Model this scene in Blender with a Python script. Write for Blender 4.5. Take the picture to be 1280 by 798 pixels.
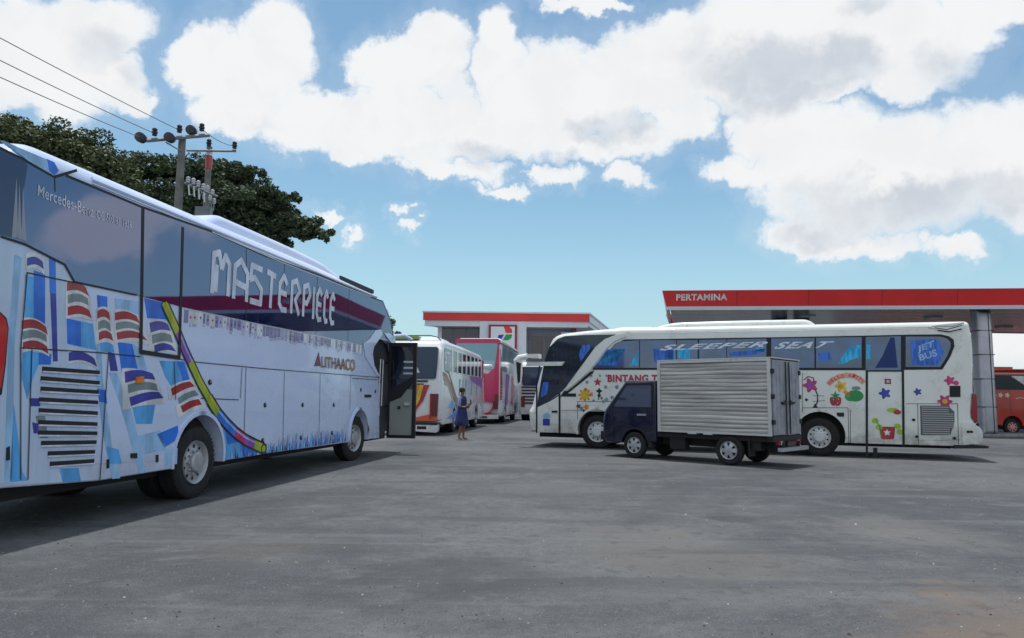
import bpy, bmesh, math, random
import numpy as np
from mathutils import Vector, Matrix
from mathutils.geometry import tessellate_polygon

# ------------------------------------------------------------------ scene, camera, sky, sun, exposure
scene = bpy.context.scene
for o in list(bpy.data.objects): bpy.data.objects.remove(o)
C = scene.collection
cam_data = bpy.data.cameras.new('camera'); cam = bpy.data.objects.new('camera', cam_data); C.objects.link(cam)
cam_data.sensor_width = 36.0; cam_data.sensor_fit = 'HORIZONTAL'; cam_data.lens = 25.734
cam_data.clip_start = 0.05; cam_data.clip_end = 6000
cx_, cy_, cz_ = ((0.999937, -0.001192, 0.011136), (-0.011199, -0.106428, 0.994257), (-0.0, -0.99432, -0.106434))
M3 = Matrix((cx_, cy_, cz_)).transposed()
cam.matrix_world = Matrix.Translation((0, 0, 1.45)) @ M3.to_4x4()
scene.camera = cam
scene.view_settings.view_transform = 'Standard'; scene.view_settings.look = 'None'
scene.view_settings.exposure = EXPOSURE = 0.30
scene.view_settings.gamma = 1.0
SUN_VEC = Vector((-0.078, 0.128, 1.0)).normalized()
SUN_EL = math.asin(SUN_VEC.z); SUN_AZ = math.atan2(SUN_VEC.x, SUN_VEC.y)
sl = bpy.data.lights.new('sun', 'SUN'); sl.energy = 2.6; sl.angle = math.radians(0.9); sl.color = (1.0, 0.975, 0.94)
so = bpy.data.objects.new('sun', sl); C.objects.link(so)
so.rotation_euler = (-SUN_VEC).to_track_quat('-Z', 'Y').to_euler()
SKY_STRENGTH = 0.125

class NT:
    """tiny node-graph helper"""
    def __init__(s, tree): s.t = tree; s.n = tree.nodes; s.l = tree.links
    def new(s, typ, **kw):
        n = s.n.new(typ)
        for k, v in kw.items(): setattr(n, k, v)
        return n
    def put(s, sock, v):
        if isinstance(v, bpy.types.NodeSocket): s.l.new(v, sock)
        elif v is not None: sock.default_value = v
    def math(s, op, a, b=None, c=None, clamp=False):
        n = s.new('ShaderNodeMath', operation=op, use_clamp=clamp)
        s.put(n.inputs[0], a)
        if b is not None: s.put(n.inputs[1], b)
        if c is not None: s.put(n.inputs[2], c)
        return n.outputs[0]
    def vmath(s, op, a, b=None):
        n = s.new('ShaderNodeVectorMath', operation=op); s.put(n.inputs[0], a)
        if b is not None: s.put(n.inputs[1], b)
        return n.outputs['Value'] if op in ('LENGTH', 'DOT_PRODUCT', 'DISTANCE') else n.outputs[0]
    def noise(s, vec, scale, detail=3, rough=0.5, dist=0.0):
        n = s.new('ShaderNodeTexNoise'); s.put(n.inputs['Vector'], vec)
        n.inputs['Scale'].default_value = scale; n.inputs['Detail'].default_value = detail
        n.inputs['Roughness'].default_value = rough; n.inputs['Distortion'].default_value = dist
        return n.outputs['Fac'], n.outputs['Color']
    def mix(s, fac, a, b, blend='MIX'):
        n = s.new('ShaderNodeMix', data_type='RGBA', blend_type=blend)
        s.put(n.inputs[0], fac); s.put(n.inputs[6], a if isinstance(a, bpy.types.NodeSocket) else (*a, 1)); s.put(n.inputs[7], b if isinstance(b, bpy.types.NodeSocket) else (*b, 1))
        return n.outputs[2]
    def smooth(s, v, lo, hi, a=0.0, b=1.0):
        n = s.new('ShaderNodeMapRange', interpolation_type='SMOOTHSTEP')
        s.put(n.inputs[0], v)
        for i, q in enumerate((lo, hi, a, b)): n.inputs[i + 1].default_value = q
        return n.outputs[0]

world = bpy.data.worlds.new('World'); scene.world = world; world.use_nodes = True
g = NT(world.node_tree); g.n.clear()
out = g.new('ShaderNodeOutputWorld'); bg = g.new('ShaderNodeBackground')
sky = g.new('ShaderNodeTexSky', sky_type='NISHITA', sun_disc=False)
sky.sun_elevation = SUN_EL; sky.sun_rotation = SUN_AZ; sky.air_density = 1.0; sky.dust_density = 1.6; sky.ozone_density = 1.6
tc = g.new('ShaderNodeTexCoord'); gen = tc.outputs['Generated']
sep = g.new('ShaderNodeSeparateXYZ'); g.put(sep.inputs[0], gen)
dx, dy, dz = sep.outputs
ys = g.math('MAXIMUM', dy, 0.05)
u = g.math('DIVIDE', dx, ys); v = g.math('DIVIDE', dz, ys)
n1, c1 = g.noise(gen, 7.0, 7, 0.60)
n2, c2 = g.noise(gen, 26.0, 5, 0.62)
comb = g.new('ShaderNodeCombineXYZ'); g.put(comb.inputs[0], u); g.put(comb.inputs[1], v)
w1 = g.vmath('SCALE', g.vmath('SUBTRACT', c1, (0.5, 0.5, 0.5))); w1.node.inputs['Scale'].default_value = 0.15
w2 = g.vmath('SCALE', g.vmath('SUBTRACT', c2, (0.5, 0.5, 0.5))); w2.node.inputs['Scale'].default_value = 0.055
uv = g.vmath('MULTIPLY', g.vmath('ADD', g.vmath('ADD', comb.outputs[0], w1), w2), (1, 1, 0))
def blobfield(blobs):
    acc = None
    for (bu, bv, a, b, w) in blobs:
        d = g.vmath('LENGTH', g.vmath('MULTIPLY', g.vmath('SUBTRACT', uv, (bu, bv, 0)), (1 / a, 1 / b, 0)))
        t = g.math('MULTIPLY', g.math('SUBTRACT', 1.0, d), w)
        acc = t if acc is None else g.math('MAXIMUM', acc, t)
    return acc
# cumulus banks: sky direction (x/y, z/y), half widths, weight
CLOUDS = [(-0.702, 0.489, 0.153, 0.098, 1.000), (-0.613, 0.526, 0.093, 0.066, 1.000), (-0.662, 0.418, 0.142, 0.049, 0.900), (-0.572, 0.431, 0.060, 0.055, 0.900), (-0.536, 0.408, 0.033, 0.027, 0.800), (-0.870, 0.451, 0.131, 0.120, 1.000), (-1.082, 0.509, 0.164, 0.131, 1.000), (-0.432, 0.474, 0.068, 0.060, 1.000), (-0.341, 0.481, 0.060, 0.093, 1.000), (-0.389, 0.410, 0.077, 0.049, 1.000), (-0.275, 0.387, 0.098, 0.060, 1.000), (-0.186, 0.459, 0.066, 0.060, 1.000), (-0.119, 0.484, 0.066, 0.066, 1.000), (-0.161, 0.377, 0.109, 0.068, 1.000), (-0.071, 0.390, 0.066, 0.071, 1.000), (-0.228, 0.341, 0.055, 0.033, 0.900), (-0.115, 0.314, 0.049, 0.024, 0.800), (-0.021, 0.485, 0.042, 0.068, 1.000), (-0.003, 0.391, 0.055, 0.066, 1.000), (0.065, 0.456, 0.093, 0.066, 1.000), (0.133, 0.439, 0.066, 0.082, 1.000), (0.213, 0.488, 0.131, 0.066, 1.000), (0.053, 0.391, 0.077, 0.066, 0.900), (0.099, 0.345, 0.082, 0.027, 0.700), (0.229, 0.387, 0.033, 0.033, 0.600), (0.099, 0.571, 0.074, 0.015, 0.900), (0.166, 0.304, 0.044, 0.027, 1.000), (-0.027, 0.284, 0.033, 0.013, 0.700), (-0.058, 0.314, 0.044, 0.022, 0.600), (0.054, 0.304, 0.055, 0.017, 0.600), (-0.258, 0.251, 0.028, 0.010, 0.500), (-0.152, 0.252, 0.011, 0.007, 0.450), (-0.625, 0.383, 0.066, 0.033, 0.600), (0.020, 0.315, 0.024, 0.015, 0.600), (-0.135, 0.233, 0.015, 0.010, 0.600), (-0.267, 0.253, 0.024, 0.009, 0.450), (-0.228, 0.226, 0.015, 0.009, 0.350), (0.351, 0.513, 0.120, 0.093, 1.000), (0.270, 0.459, 0.082, 0.055, 0.900), (0.201, 0.428, 0.066, 0.044, 0.800), (0.178, 0.363, 0.066, 0.035, 0.700), (0.349, 0.418, 0.066, 0.055, 0.900), (0.466, 0.527, 0.131, 0.098, 1.000), (0.580, 0.516, 0.109, 0.087, 1.000), (0.663, 0.553, 0.066, 0.066, 1.000), (0.406, 0.442, 0.120, 0.033, 0.900), (0.554, 0.450, 0.087, 0.031, 0.700), (0.342, 0.383, 0.055, 0.052, 1.000), (0.318, 0.319, 0.052, 0.031, 0.800), (0.403, 0.337, 0.077, 0.098, 1.000), (0.469, 0.315, 0.109, 0.104, 1.000), (0.571, 0.321, 0.120, 0.098, 1.000), (0.663, 0.352, 0.087, 0.082, 1.000), (0.730, 0.352, 0.087, 0.098, 1.000), (0.411, 0.234, 0.071, 0.031, 0.800), (0.499, 0.218, 0.098, 0.027, 0.800), (0.610, 0.202, 0.042, 0.028, 0.800), (0.704, 0.288, 0.077, 0.055, 0.800), (0.856, 0.377, 0.131, 0.131, 1.000), (1.073, 0.287, 0.164, 0.066, 1.000), (0.357, 0.307, 0.027, 0.015, 0.500), (0.722, 0.578, 0.066, 0.044, 0.900), (0.246, 0.393, 0.044, 0.033, 0.600), (-0.346, 0.714, 0.328, 0.098, 1.000), (0.181, 0.745, 0.372, 0.109, 1.000), (0.773, 0.828, 0.437, 0.131, 1.000), (0.677, 0.070, 0.055, 0.044, 0.750), (0.757, 0.081, 0.098, 0.033, 0.700)]
front = blobfield(CLOUDS)
nb, _ = g.noise(gen, 2.1, 8, 0.58, 0.3)
back = g.math('MULTIPLY', g.math('SUBTRACT', nb, 0.465), 5.0)
isf = g.smooth(dy, 0.15, 0.5)
mx = g.new('ShaderNodeMix', data_type='FLOAT'); g.put(mx.inputs[0], isf); g.put(mx.inputs[2], back); g.put(mx.inputs[3], front)
field = g.math('ADD', mx.outputs[0], g.math('MULTIPLY', g.math('SUBTRACT', n2, 0.5), 0.20))
mask = g.smooth(field, -0.09, 0.26)
veil = g.smooth(field, -0.55, 0.05, 0.0, 0.13)
mask = g.math('MAXIMUM', mask, veil)
mask = g.math('MULTIPLY', mask, g.smooth(dz, 0.0, 0.06))
# shaded undersides of the banks
GREYS = [(0.361, 0.463, 0.137, 0.068, 1.000), (0.464, 0.473, 0.087, 0.060, 0.900), (0.259, 0.500, 0.055, 0.033, 0.300), (0.292, 0.417, 0.066, 0.027, 0.500), (0.167, 0.381, 0.055, 0.033, 0.600), (0.054, 0.327, 0.049, 0.020, 0.600), (0.535, 0.267, 0.175, 0.046, 1.000), (0.670, 0.282, 0.098, 0.048, 1.000), (0.444, 0.240, 0.087, 0.031, 0.900), (-0.059, 0.343, 0.060, 0.035, 0.750), (0.116, 0.374, 0.068, 0.035, 0.800), (-0.604, 0.478, 0.066, 0.055, 0.700), (-0.539, 0.449, 0.044, 0.038, 0.500), (0.624, 0.469, 0.066, 0.049, 0.500), (0.502, 0.564, 0.055, 0.022, 0.600), (-0.354, 0.386, 0.066, 0.020, 0.250), (0.099, 0.544, 0.055, 0.009, 0.600), (0.383, 0.419, 0.033, 0.033, 0.400)]
gr = g.smooth(blobfield(GREYS), 0.0, 0.55)
gn, _ = g.noise(gen, 9.0, 5, 0.6)
gr = g.math('MULTIPLY', gr, g.smooth(gn, 0.30, 0.60, 0.45, 1.0))
ccol = g.mix(gr, (0.735, 0.74, 0.745), (0.49, 0.53, 0.585))
bil, _ = g.noise(gen, 15.0, 6, 0.62, 0.4)
ccol = g.mix(g.math('MULTIPLY', g.smooth(bil, 0.42, 0.62), g.smooth(field, 0.15, 0.5, 0.42, 0.22)), ccol, (0.60, 0.63, 0.67))
edge = g.smooth(field, 0.0, 0.5)
ccol = g.mix(edge, g.mix(0.5, ccol, (0.68, 0.75, 0.80)), ccol)
# sky colour: Nishita, a little clearer and greener-blue as the phone recorded it
skc = g.mix(1.0, sky.outputs[0], (0.76 * SKY_STRENGTH, 0.96 * SKY_STRENGTH, 0.93 * SKY_STRENGTH), 'MULTIPLY')
skc.node.clamp_result = False
skc = g.mix(g.smooth(dz, 0.0, 0.34, 0.55, 0.0), skc, (0.46, 0.66, 0.74))   # pale humid band above the horizon
final = g.mix(mask, skc, ccol)
g.put(bg.inputs[0], final); bg.inputs[1].default_value = 1.0
g.l.new(bg.outputs[0], out.inputs[0])
world.cycles.sampling_method = 'MANUAL'; world.cycles.sample_map_resolution = 512
scene.cycles.max_bounces = 6; scene.cycles.transparent_max_bounces = 8

# ------------------------------------------------------------------ materials
MATS = {}
def mat(name, col, rough=0.5, metal=0.0, ior=1.45, coat=0.0, vary=0.0, vscale=3.0, bump=0.0, bscale=40.0, emit=None, dirt=0.0, stretch=None, spec=0.5, col2=None, low=0.0):
    if name in MATS: return MATS[name]
    m = bpy.data.materials.new(name); m.use_nodes = True; t = NT(m.node_tree)
    p = m.node_tree.nodes['Principled BSDF']
    p.inputs['Roughness'].default_value = rough; p.inputs['Metallic'].default_value = metal
    p.inputs['IOR'].default_value = ior; p.inputs['Coat Weight'].default_value = coat
    p.inputs['Coat Roughness'].default_value = 0.06; p.inputs['Specular IOR Level'].default_value = spec
    base = (*col, 1)
    co = t.new('ShaderNodeTexCoord').outputs['Object']
    if stretch:
        mp = t.new('ShaderNodeMapping'); t.put(mp.inputs[0], co); mp.inputs['Scale'].default_value = stretch; co = mp.outputs[0]
    c = None
    if vary or col2:
        f, _ = t.noise(co, vscale, 5, 0.6)
        dark = col2 if col2 else tuple(x * (1 - vary) for x in col)
        c = t.mix(t.smooth(f, 0.35, 0.65), dark, col)
    if dirt:
        f, _ = t.noise(co, 1.7, 7, 0.65); f2, _ = t.noise(co, 14, 4, 0.7)
        f = t.math('MULTIPLY', t.smooth(f, 0.42, 0.75), t.smooth(f2, 0.3, 0.7))
        c = t.mix(t.math('MULTIPLY', f, dirt), c if c else col, (0.16, 0.14, 0.12))
        t.put(p.inputs['Roughness'], t.math('ADD', t.math('MULTIPLY', f, 0.4), rough))
    if low:   # road grime thrown up along the skirt
        sz = t.new('ShaderNodeSeparateXYZ'); t.put(sz.inputs[0], t.new('ShaderNodeTexCoord').outputs['Object']); f, _ = t.noise(co, 2.4, 6, .65)
        f = t.math('MULTIPLY', t.smooth(sz.outputs[2], .35, 1.05, 1, 0), t.smooth(f, .32, .68)); c = t.mix(t.math('MULTIPLY', f, low), c if c else col, (.20, .175, .145))
    if c: t.put(p.inputs['Base Color'], c)
    else: p.inputs['Base Color'].default_value = base
    if bump:
        f, _ = t.noise(co, bscale, 3, 0.5); b = t.new('ShaderNodeBump'); b.inputs['Strength'].default_value = 1.0
        b.inputs['Distance'].default_value = bump; t.put(b.inputs['Height'], f); t.put(p.inputs['Normal'], b.outputs[0])
    if emit: p.inputs['Emission Color'].default_value = (*emit, 1); p.inputs['Emission Strength'].default_value = 1
    MATS[name] = m; return m

W_BUS = mat('coach white paint', (0.74, 0.76, 0.79), 0.22, coat=0.5, dirt=0.3, bump=0.004, bscale=1.2, low=.6)
W_LB = mat('coach ice blue paint', (0.60, 0.71, 0.97), 0.22, coat=0.5, dirt=0.2, bump=0.004, bscale=1.2, low=.45)
W_BLUE = mat('coach pale blue paint', (0.56, 0.69, 0.90), 0.22, coat=0.5, dirt=0.12, vary=0.12, vscale=1.5, stretch=(4, 4, .4))
W_R = mat('right coach white paint', (0.72, 0.75, 0.73), 0.25, coat=0.5, dirt=0.42, bump=0.005, bscale=1.2, low=.75)
DARK = mat('black rubber trim', (0.012, 0.012, 0.015), 0.55)
UNDER = mat('dark underbody', (0.018, 0.017, 0.018), 0.8)
INTER = mat('dark interior', (0.03, 0.032, 0.04), 0.7)
SEAM = mat('panel gap', (0.03, 0.035, 0.05), 0.6)
def glass(name, col, ior, bump=0.0006):
    m = mat(name, col, 0.025, ior=ior, bump=bump, bscale=0.9); m.node_tree.nodes['Principled BSDF'].inputs['Specular Tint'].default_value = (.66, .74, 1.0, 1); return m
GLASS_L = glass('mirror film glass', (0.007, 0.014, 0.075), 3.0)
GLASS_R = mat('blue tinted window', (0.032, 0.07, 0.26), 0.05, ior=2.1, vary=0.6, vscale=1.6, col2=(0.024, 0.034, 0.11))
GLASS_D = mat('dark tinted window', (0.010, 0.013, 0.030), 0.05, ior=1.7, vary=0.5, vscale=2)
GLASS_REAR = mat('rear window glass', (0.015, 0.022, 0.075), 0.06, ior=1.6)
TYRE = mat('tyre rubber', (0.020, 0.020, 0.022), 0.85, vary=0.3, vscale=9)
RIM = mat('steel rim silver', (0.50, 0.52, 0.56), 0.38, metal=0.35, vary=0.25, vscale=6, dirt=0.4)
RIM_W = mat('pale grey rim', (0.62, 0.64, 0.66), 0.42, metal=0.1, dirt=0.4)
HOLE = mat('rim opening', (0.01, 0.01, 0.012), 0.9)
SILVER = mat('bare metal', (0.55, 0.56, 0.58), 0.3, metal=0.8)
def flat(name, col, rough=0.3): return mat(name, col, rough, coat=0.4, vary=0.32, vscale=2.6, stretch=(2.2, 1, .7))
C_BLUE = flat('livery blue', (0.025, 0.20, 0.86)); C_SKY = flat('livery sky blue', (0.11, 0.46, 0.95)); C_PALE = flat('livery pale blue', (0.36, 0.62, 0.95))
C_NAVY = flat('livery violet blue', (0.05, 0.06, 0.42)); C_RED = flat('livery red', (0.42, 0.035, 0.045)); C_GREY = flat('livery grey green', (0.22, 0.30, 0.32))
C_WHITE = flat('livery white', (0.80, 0.81, 0.84)); C_LIME = flat('livery lime', (0.36, 0.52, 0.03)); C_PURP = flat('livery purple', (0.33, 0.08, 0.50))
C_PINK = flat('livery magenta', (0.62, 0.03, 0.20)); C_GOLD = flat('livery gold', (0.75, 0.38, 0.03)); C_BLACK = flat('livery black', (0.015, 0.015, 0.02))
C_LETTER = flat('pale lilac lettering', (0.72, 0.78, 0.95)); C_LAV = flat('frieze lavender', (0.26, 0.24, 0.46)); C_LAV2 = flat('frieze lilac', (0.48, 0.46, 0.68))
C_GREEN = flat('sticker green', (0.03, 0.34, 0.08)); C_YEL = flat('sticker yellow', (0.72, 0.55, 0.02)); C_ORG = flat('sticker orange', (0.80, 0.25, 0.02))
C_TEXT_RED = flat('dark red lettering', (0.50, 0.02, 0.05)); C_BROWN = flat('maroon lettering', (0.16, 0.03, 0.06))
RED_P = mat('station red panel', (0.72, 0.030, 0.032), 0.35, coat=0.2, vary=0.12, vscale=0.8)
WHITE_P = mat('station white panel', (0.66, 0.69, 0.76), 0.4, dirt=0.15)
GREY_P = mat('aluminium composite grey', (0.42, 0.44, 0.50), 0.4, metal=0.2, vary=0.1, vscale=.6)

# ------------------------------------------------------------------ object helpers
def setp(o, label=None, cat=None, group=None, kind=None):
    if label: o['label'] = label
    if cat: o['category'] = cat
    if group: o['group'] = group
    if kind: o['kind'] = kind
    return o
def empty(name, loc, rz, label, cat, group=None, parent=None):
    o = bpy.data.objects.new(name, None); C.objects.link(o); o.location = loc; o.rotation_euler = (0, 0, rz)
    o.empty_display_size = 0.3
    if parent: o.parent = parent
    return setp(o, label, cat, group)

class MB:
    """collects solids (several materials allowed) and links them as ONE mesh object"""
    def __init__(s, T=None): s.v = []; s.f = []; s.mi = []; s.m = []; s.T = T or (lambda a, b, c: (a, b, c))
    def mid(s, m):
        if m not in s.m: s.m.append(m)
        return s.m.index(m)
    def add(s, vs, fs, m):
        k = len(s.v); i = s.mid(m)
        s.v += [s.T(*p) for p in vs]; s.f += [tuple(k + q for q in f) for f in fs]; s.mi += [i] * len(fs)
        return s
    def prism(s, pts, a, b, m, plane='xz'):
        """polygon in (first, third) coordinate, extruded along the second from a to b"""
        n = len(pts)
        if plane == 'xz': vs = [(p[0], a, p[1]) for p in pts] + [(p[0], b, p[1]) for p in pts]
        elif plane == 'yz': vs = [(a, p[0], p[1]) for p in pts] + [(b, p[0], p[1]) for p in pts]
        else: vs = [(p[0], p[1], a) for p in pts] + [(p[0], p[1], b) for p in pts]
        fs = [tuple(range(n)), tuple(range(2 * n - 1, n - 1, -1))] + [(i, (i + 1) % n, n + (i + 1) % n, n + i) for i in range(n)]
        return s.add(vs, fs, m)
    def box(s, x0, x1, y0, y1, z0, z1, m): return s.prism([(x0, z0), (x1, z0), (x1, z1), (x0, z1)], y0, y1, m)
    def tube(s, path, r, m, n=8, r2=None):
        path = [Vector(p) for p in path]; vs = []; fs = []; K = len(path)
        prev = None
        for i, p in enumerate(path):
            d = (path[min(i + 1, K - 1)] - path[max(i - 1, 0)]).normalized()
            a = d.cross(Vector((0, 0, 1)));
            if a.length < 0.05: a = d.cross(Vector((0, 1, 0)))
            if prev is not None and a.dot(prev) < 0 and abs(a.normalized().dot(prev)) > .5: a = -a
            a.normalize(); prev = a; b = d.cross(a).normalized()
            rr = r if r2 is None else r + (r2 - r) * i / (K - 1)
            vs += [tuple(p + (a * math.cos(q) + b * math.sin(q)) * rr) for q in [2 * math.pi * j / n for j in range(n)]]
        for i in range(K - 1):
            fs += [(i * n + j, i * n + (j + 1) % n, (i + 1) * n + (j + 1) % n, (i + 1) * n + j) for j in range(n)]
        fs += [tuple(range(n)), tuple(range((K - 1) * n, K * n))]
        return s.add(vs, fs, m)
    def lathe(s, c, prof, m, n=32, axis='y', cap=True):
        """prof: (axial, radius) list around axis through c"""
        vs = []; fs = []; K = len(prof)
        for (a, r) in prof:
            for j in range(n):
                t = 2 * math.pi * j / n; x, y = r * math.cos(t), r * math.sin(t)
                vs.append((c[0] + x, c[1] + a, c[2] + y) if axis == 'y' else (c[0] + x, c[1] + y, c[2] + a))
        for i in range(K - 1):
            fs += [(i * n + j, i * n + (j + 1) % n, (i + 1) * n + (j + 1) % n, (i + 1) * n + j) for j in range(n)]
        if cap and prof[0][1] > 1e-4: fs.append(tuple(range(n)))
        if cap and prof[-1][1] > 1e-4: fs.append(tuple(range((K - 1) * n, K * n)))
        return s.add(vs, fs, m)
    def build(s, name, parent=None, label=None, loc=None, angle=35, **kw):
        me = bpy.data.meshes.new(name); me.from_pydata(s.v, [], s.f)
        for m in s.m: me.materials.append(m)
        me.polygons.foreach_set('material_index', s.mi)
        bm = bmesh.new(); bm.from_mesh(me); bmesh.ops.remove_doubles(bm, verts=bm.verts, dist=1e-5); bmesh.ops.recalc_face_normals(bm, faces=bm.faces); bm.to_mesh(me); bm.free()
        me.polygons.foreach_set('use_smooth', [len(p_.vertices) < 9 and not (len(p_.vertices) == 3 and abs(p_.normal.y) > .9999) for p_ in me.polygons]); me.set_sharp_from_angle(angle=math.radians(angle))
        o = bpy.data.objects.new(name, me); C.objects.link(o)
        if parent: o.parent = parent
        if loc: o.location = loc
        return setp(o, label, **kw)

def build_pieces(mb, name, parent, gap=.012):
    """one object per separate piece: shapes that touch or overlap stay together"""
    par = list(range(len(mb.v)))
    def fd(i):
        while par[i] != i: par[i] = par[par[i]]; i = par[i]
        return i
    for f in mb.f:
        for q in f[1:]: par[fd(q)] = fd(f[0])
    comp = {}
    for i in range(len(mb.v)): comp.setdefault(fd(i), []).append(i)
    ks = list(comp); bb = []
    for k in ks:
        P = [mb.v[i] for i in comp[k]]; bb.append([(min(p[j] for p in P) - gap, max(p[j] for p in P) + gap) for j in range(3)])
    g_ = list(range(len(ks)))
    def fg(i):
        while g_[i] != i: i = g_[i]
        return i
    for i in range(len(ks)):
        for j in range(i):
            if all(bb[i][a][0] <= bb[j][a][1] and bb[j][a][0] <= bb[i][a][1] for a in range(3)): g_[fg(i)] = fg(j)
    kid = {k: i for i, k in enumerate(ks)}; outp = []
    for gi in sorted(set(fg(i) for i in range(len(ks)))):
        sub = MB(); mp = {}
        for f, mi in zip(mb.f, mb.mi):
            if fg(kid[fd(f[0])]) != gi: continue
            for q in f:
                if q not in mp: mp[q] = len(sub.v); sub.v.append(mb.v[q])
            sub.f.append(tuple(mp[q] for q in f)); sub.mi.append(sub.mid(mb.m[mi]))
        outp.append(sub.build(name, parent))
    return outp
def rnd_poly(pts, k=5):
    """pts: (x, z, radius) -> outline with rounded corners"""
    out = []; n = len(pts)
    for i in range(n):
        p = Vector(pts[i][:2]); r = pts[i][2] if len(pts[i]) > 2 else 0
        if r <= 0: out.append(tuple(p)); continue
        a = Vector(pts[i - 1][:2]) - p; b = Vector(pts[(i + 1) % n][:2]) - p
        r = min(r, a.length * .49, b.length * .49); a = a.normalized() * r; b = b.normalized() * r
        for j in range(k + 1):
            t = j / k; q = p + a * (1 - t) ** 2 + b * t ** 2; out.append(tuple(q))
    return out
def area(P): return 0.5 * sum(P[i][0] * P[(i + 1) % len(P)][1] - P[(i + 1) % len(P)][0] * P[i][1] for i in range(len(P)))
def arch(cx, cz, r, zb, n=18, fwd=True):
    """wheel arch notch, from rear foot over the top to front foot"""
    a0 = math.asin(max(-1, min(1, (zb - cz) / r)))
    pts = [(cx + r * math.cos(t), cz + r * math.sin(t)) for t in [math.pi - a0 - (math.pi - 2 * a0) * i / n for i in range(n + 1)]]
    return pts if fwd else pts[::-1]
def pillow(mb, outline, rad, W, m, K=5, shell=None):
    """outline (x,z) extruded across the width W with rounded long edges; rad(x,z)-> bevel radius"""
    n = len(outline); sg = 1 if area(outline) > 0 else -1; nor = []
    for i in range(n):
        a = Vector(outline[i - 1]); b = Vector(outline[i]); c = Vector(outline[(i + 1) % n])
        e1 = (b - a); e2 = (c - b)
        if e1.length < 1e-6: e1 = e2
        if e2.length < 1e-6: e2 = e1
        e1.normalize(); e2.normalize()
        n1 = Vector((-e1.y, e1.x)) * sg; n2 = Vector((-e2.y, e2.x)) * sg
        q = n1 + n2
        if q.length < 1e-3: q = n1
        q.normalize(); q = q / max(0.6, q.dot(n1)); nor.append(q)
    rings = []
    for side in (-1, 1):
        rr = []
        for k in range(K + 1):
            ph = math.pi / 2 * k / K
            rr.append([(outline[i][0] + nor[i].x * rad(*outline[i]) * (1 - math.cos(ph)),
                        side * (W / 2 - rad(*outline[i]) * (1 - math.sin(ph))),
                        outline[i][1] + nor[i].y * rad(*outline[i]) * (1 - math.cos(ph))) for i in range(n)])
        rings.append(rr)
    seq = rings[0][::-1] + rings[1]
    vs = [p for r in seq for p in r]; K2 = len(seq); fs = []
    for k in range(K2 - 1):
        fs += [(k * n + i, k * n + (i + 1) % n, (k + 1) * n + (i + 1) % n, (k + 1) * n + i) for i in range(n)]
    tri = tessellate_polygon([[Vector((p[0], p[1], 0)) for p in outline]])
    for t_ in tri: fs += [tuple(t_), tuple((K2 - 1) * n + q for q in t_)]
    mb.add(vs, fs, m)

_txt = {}
def text2d(body, shear=0.0, bold=0.0, spacing=1.0):
    """the built-in font as flat triangles, normalised to a 0..1 box; returns verts, faces, aspect"""
    key = (body, shear, bold, spacing)
    if key not in _txt:
        cu = bpy.data.curves.new('lettering', 'FONT'); cu.body = body; cu.shear = shear; cu.offset = bold; cu.space_character = spacing; cu.resolution_u = 4
        ob = bpy.data.objects.new('lettering', cu); C.objects.link(ob)
        dg = bpy.context.evaluated_depsgraph_get(); dg.update()
        me = bpy.data.meshes.new_from_object(ob.evaluated_get(dg))
        vs = [(p.co.x, p.co.y) for p in me.vertices]; fs = [tuple(p.vertices) for p in me.polygons]
        bpy.data.objects.remove(ob); bpy.data.curves.remove(cu); bpy.data.meshes.remove(me)
        x0 = min(p[0] for p in vs); x1 = max(p[0] for p in vs); y0 = min(p[1] for p in vs); y1 = max(p[1] for p in vs)
        _txt[key] = ([((p[0] - x0) / (x1 - x0), (p[1] - y0) / (y1 - y0)) for p in vs], fs, (x1 - x0) / (y1 - y0))
    return _txt[key]
def text_on(mb, body, quad, o, m, shear=0.0, bold=0.0, spacing=1.0, plane='xz'):
    """quad: bottom-left, bottom-right, top-right, top-left in plane coordinates"""
    vs, fs, _ = text2d(body, shear, bold, spacing); P = []
    for (a, b) in vs:
        x = (1 - a) * (1 - b) * quad[0][0] + a * (1 - b) * quad[1][0] + a * b * quad[2][0] + (1 - a) * b * quad[3][0]
        z = (1 - a) * (1 - b) * quad[0][1] + a * (1 - b) * quad[1][1] + a * b * quad[2][1] + (1 - a) * b * quad[3][1]
        P.append((x, o, z) if plane == 'xz' else (o, x, z))
    mb.add(P, fs, m)
def strokes(mb, lines, w, o, m):
    """thick flat poly-lines on the side plane"""
    for ln in lines:
        for i in range(len(ln) - 1):
            a = Vector(ln[i]); b = Vector(ln[i + 1]); d = (b - a)
            if d.length < 1e-5: continue
            d.normalize(); q = Vector((-d.y, d.x)) * w / 2; e = d * w * 0.3
            if i > 0: a = a - e
            if i < len(ln) - 2: b = b + e
            mb.add([(a.x - q.x, o, a.y - q.y), (b.x - q.x, o, b.y - q.y), (b.x + q.x, o, b.y + q.y), (a.x + q.x, o, a.y + q.y)], [(0, 1, 2, 3)], m)
            o += 0.00012
def star(cx, cz, r, n=5, inner=0.45, rot=0.0):
    return [(cx + (r if i % 2 == 0 else r * inner) * math.sin(rot + math.pi * i / n), cz + (r if i % 2 == 0 else r * inner) * math.cos(rot + math.pi * i / n)) for i in range(2 * n)]
def disc(cx, cz, rx, rz=None, n=18, a0=0.0, a1=2 * math.pi):
    rz = rz or rx; k = n if a1 - a0 > 6.28 else n + 1
    return [(cx + rx * math.cos(a0 + (a1 - a0) * i / n), cz + rz * math.sin(a0 + (a1 - a0) * i / n)) for i in range(k)]
def flower(cx, cz, r, n=6): return [(cx + r * (0.78 + 0.22 * math.cos(n * t)) * math.cos(t), cz + r * (0.78 + 0.22 * math.cos(n * t)) * math.sin(t)) for t in [2 * math.pi * i / (n * 6) for i in range(n * 6)]]

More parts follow.
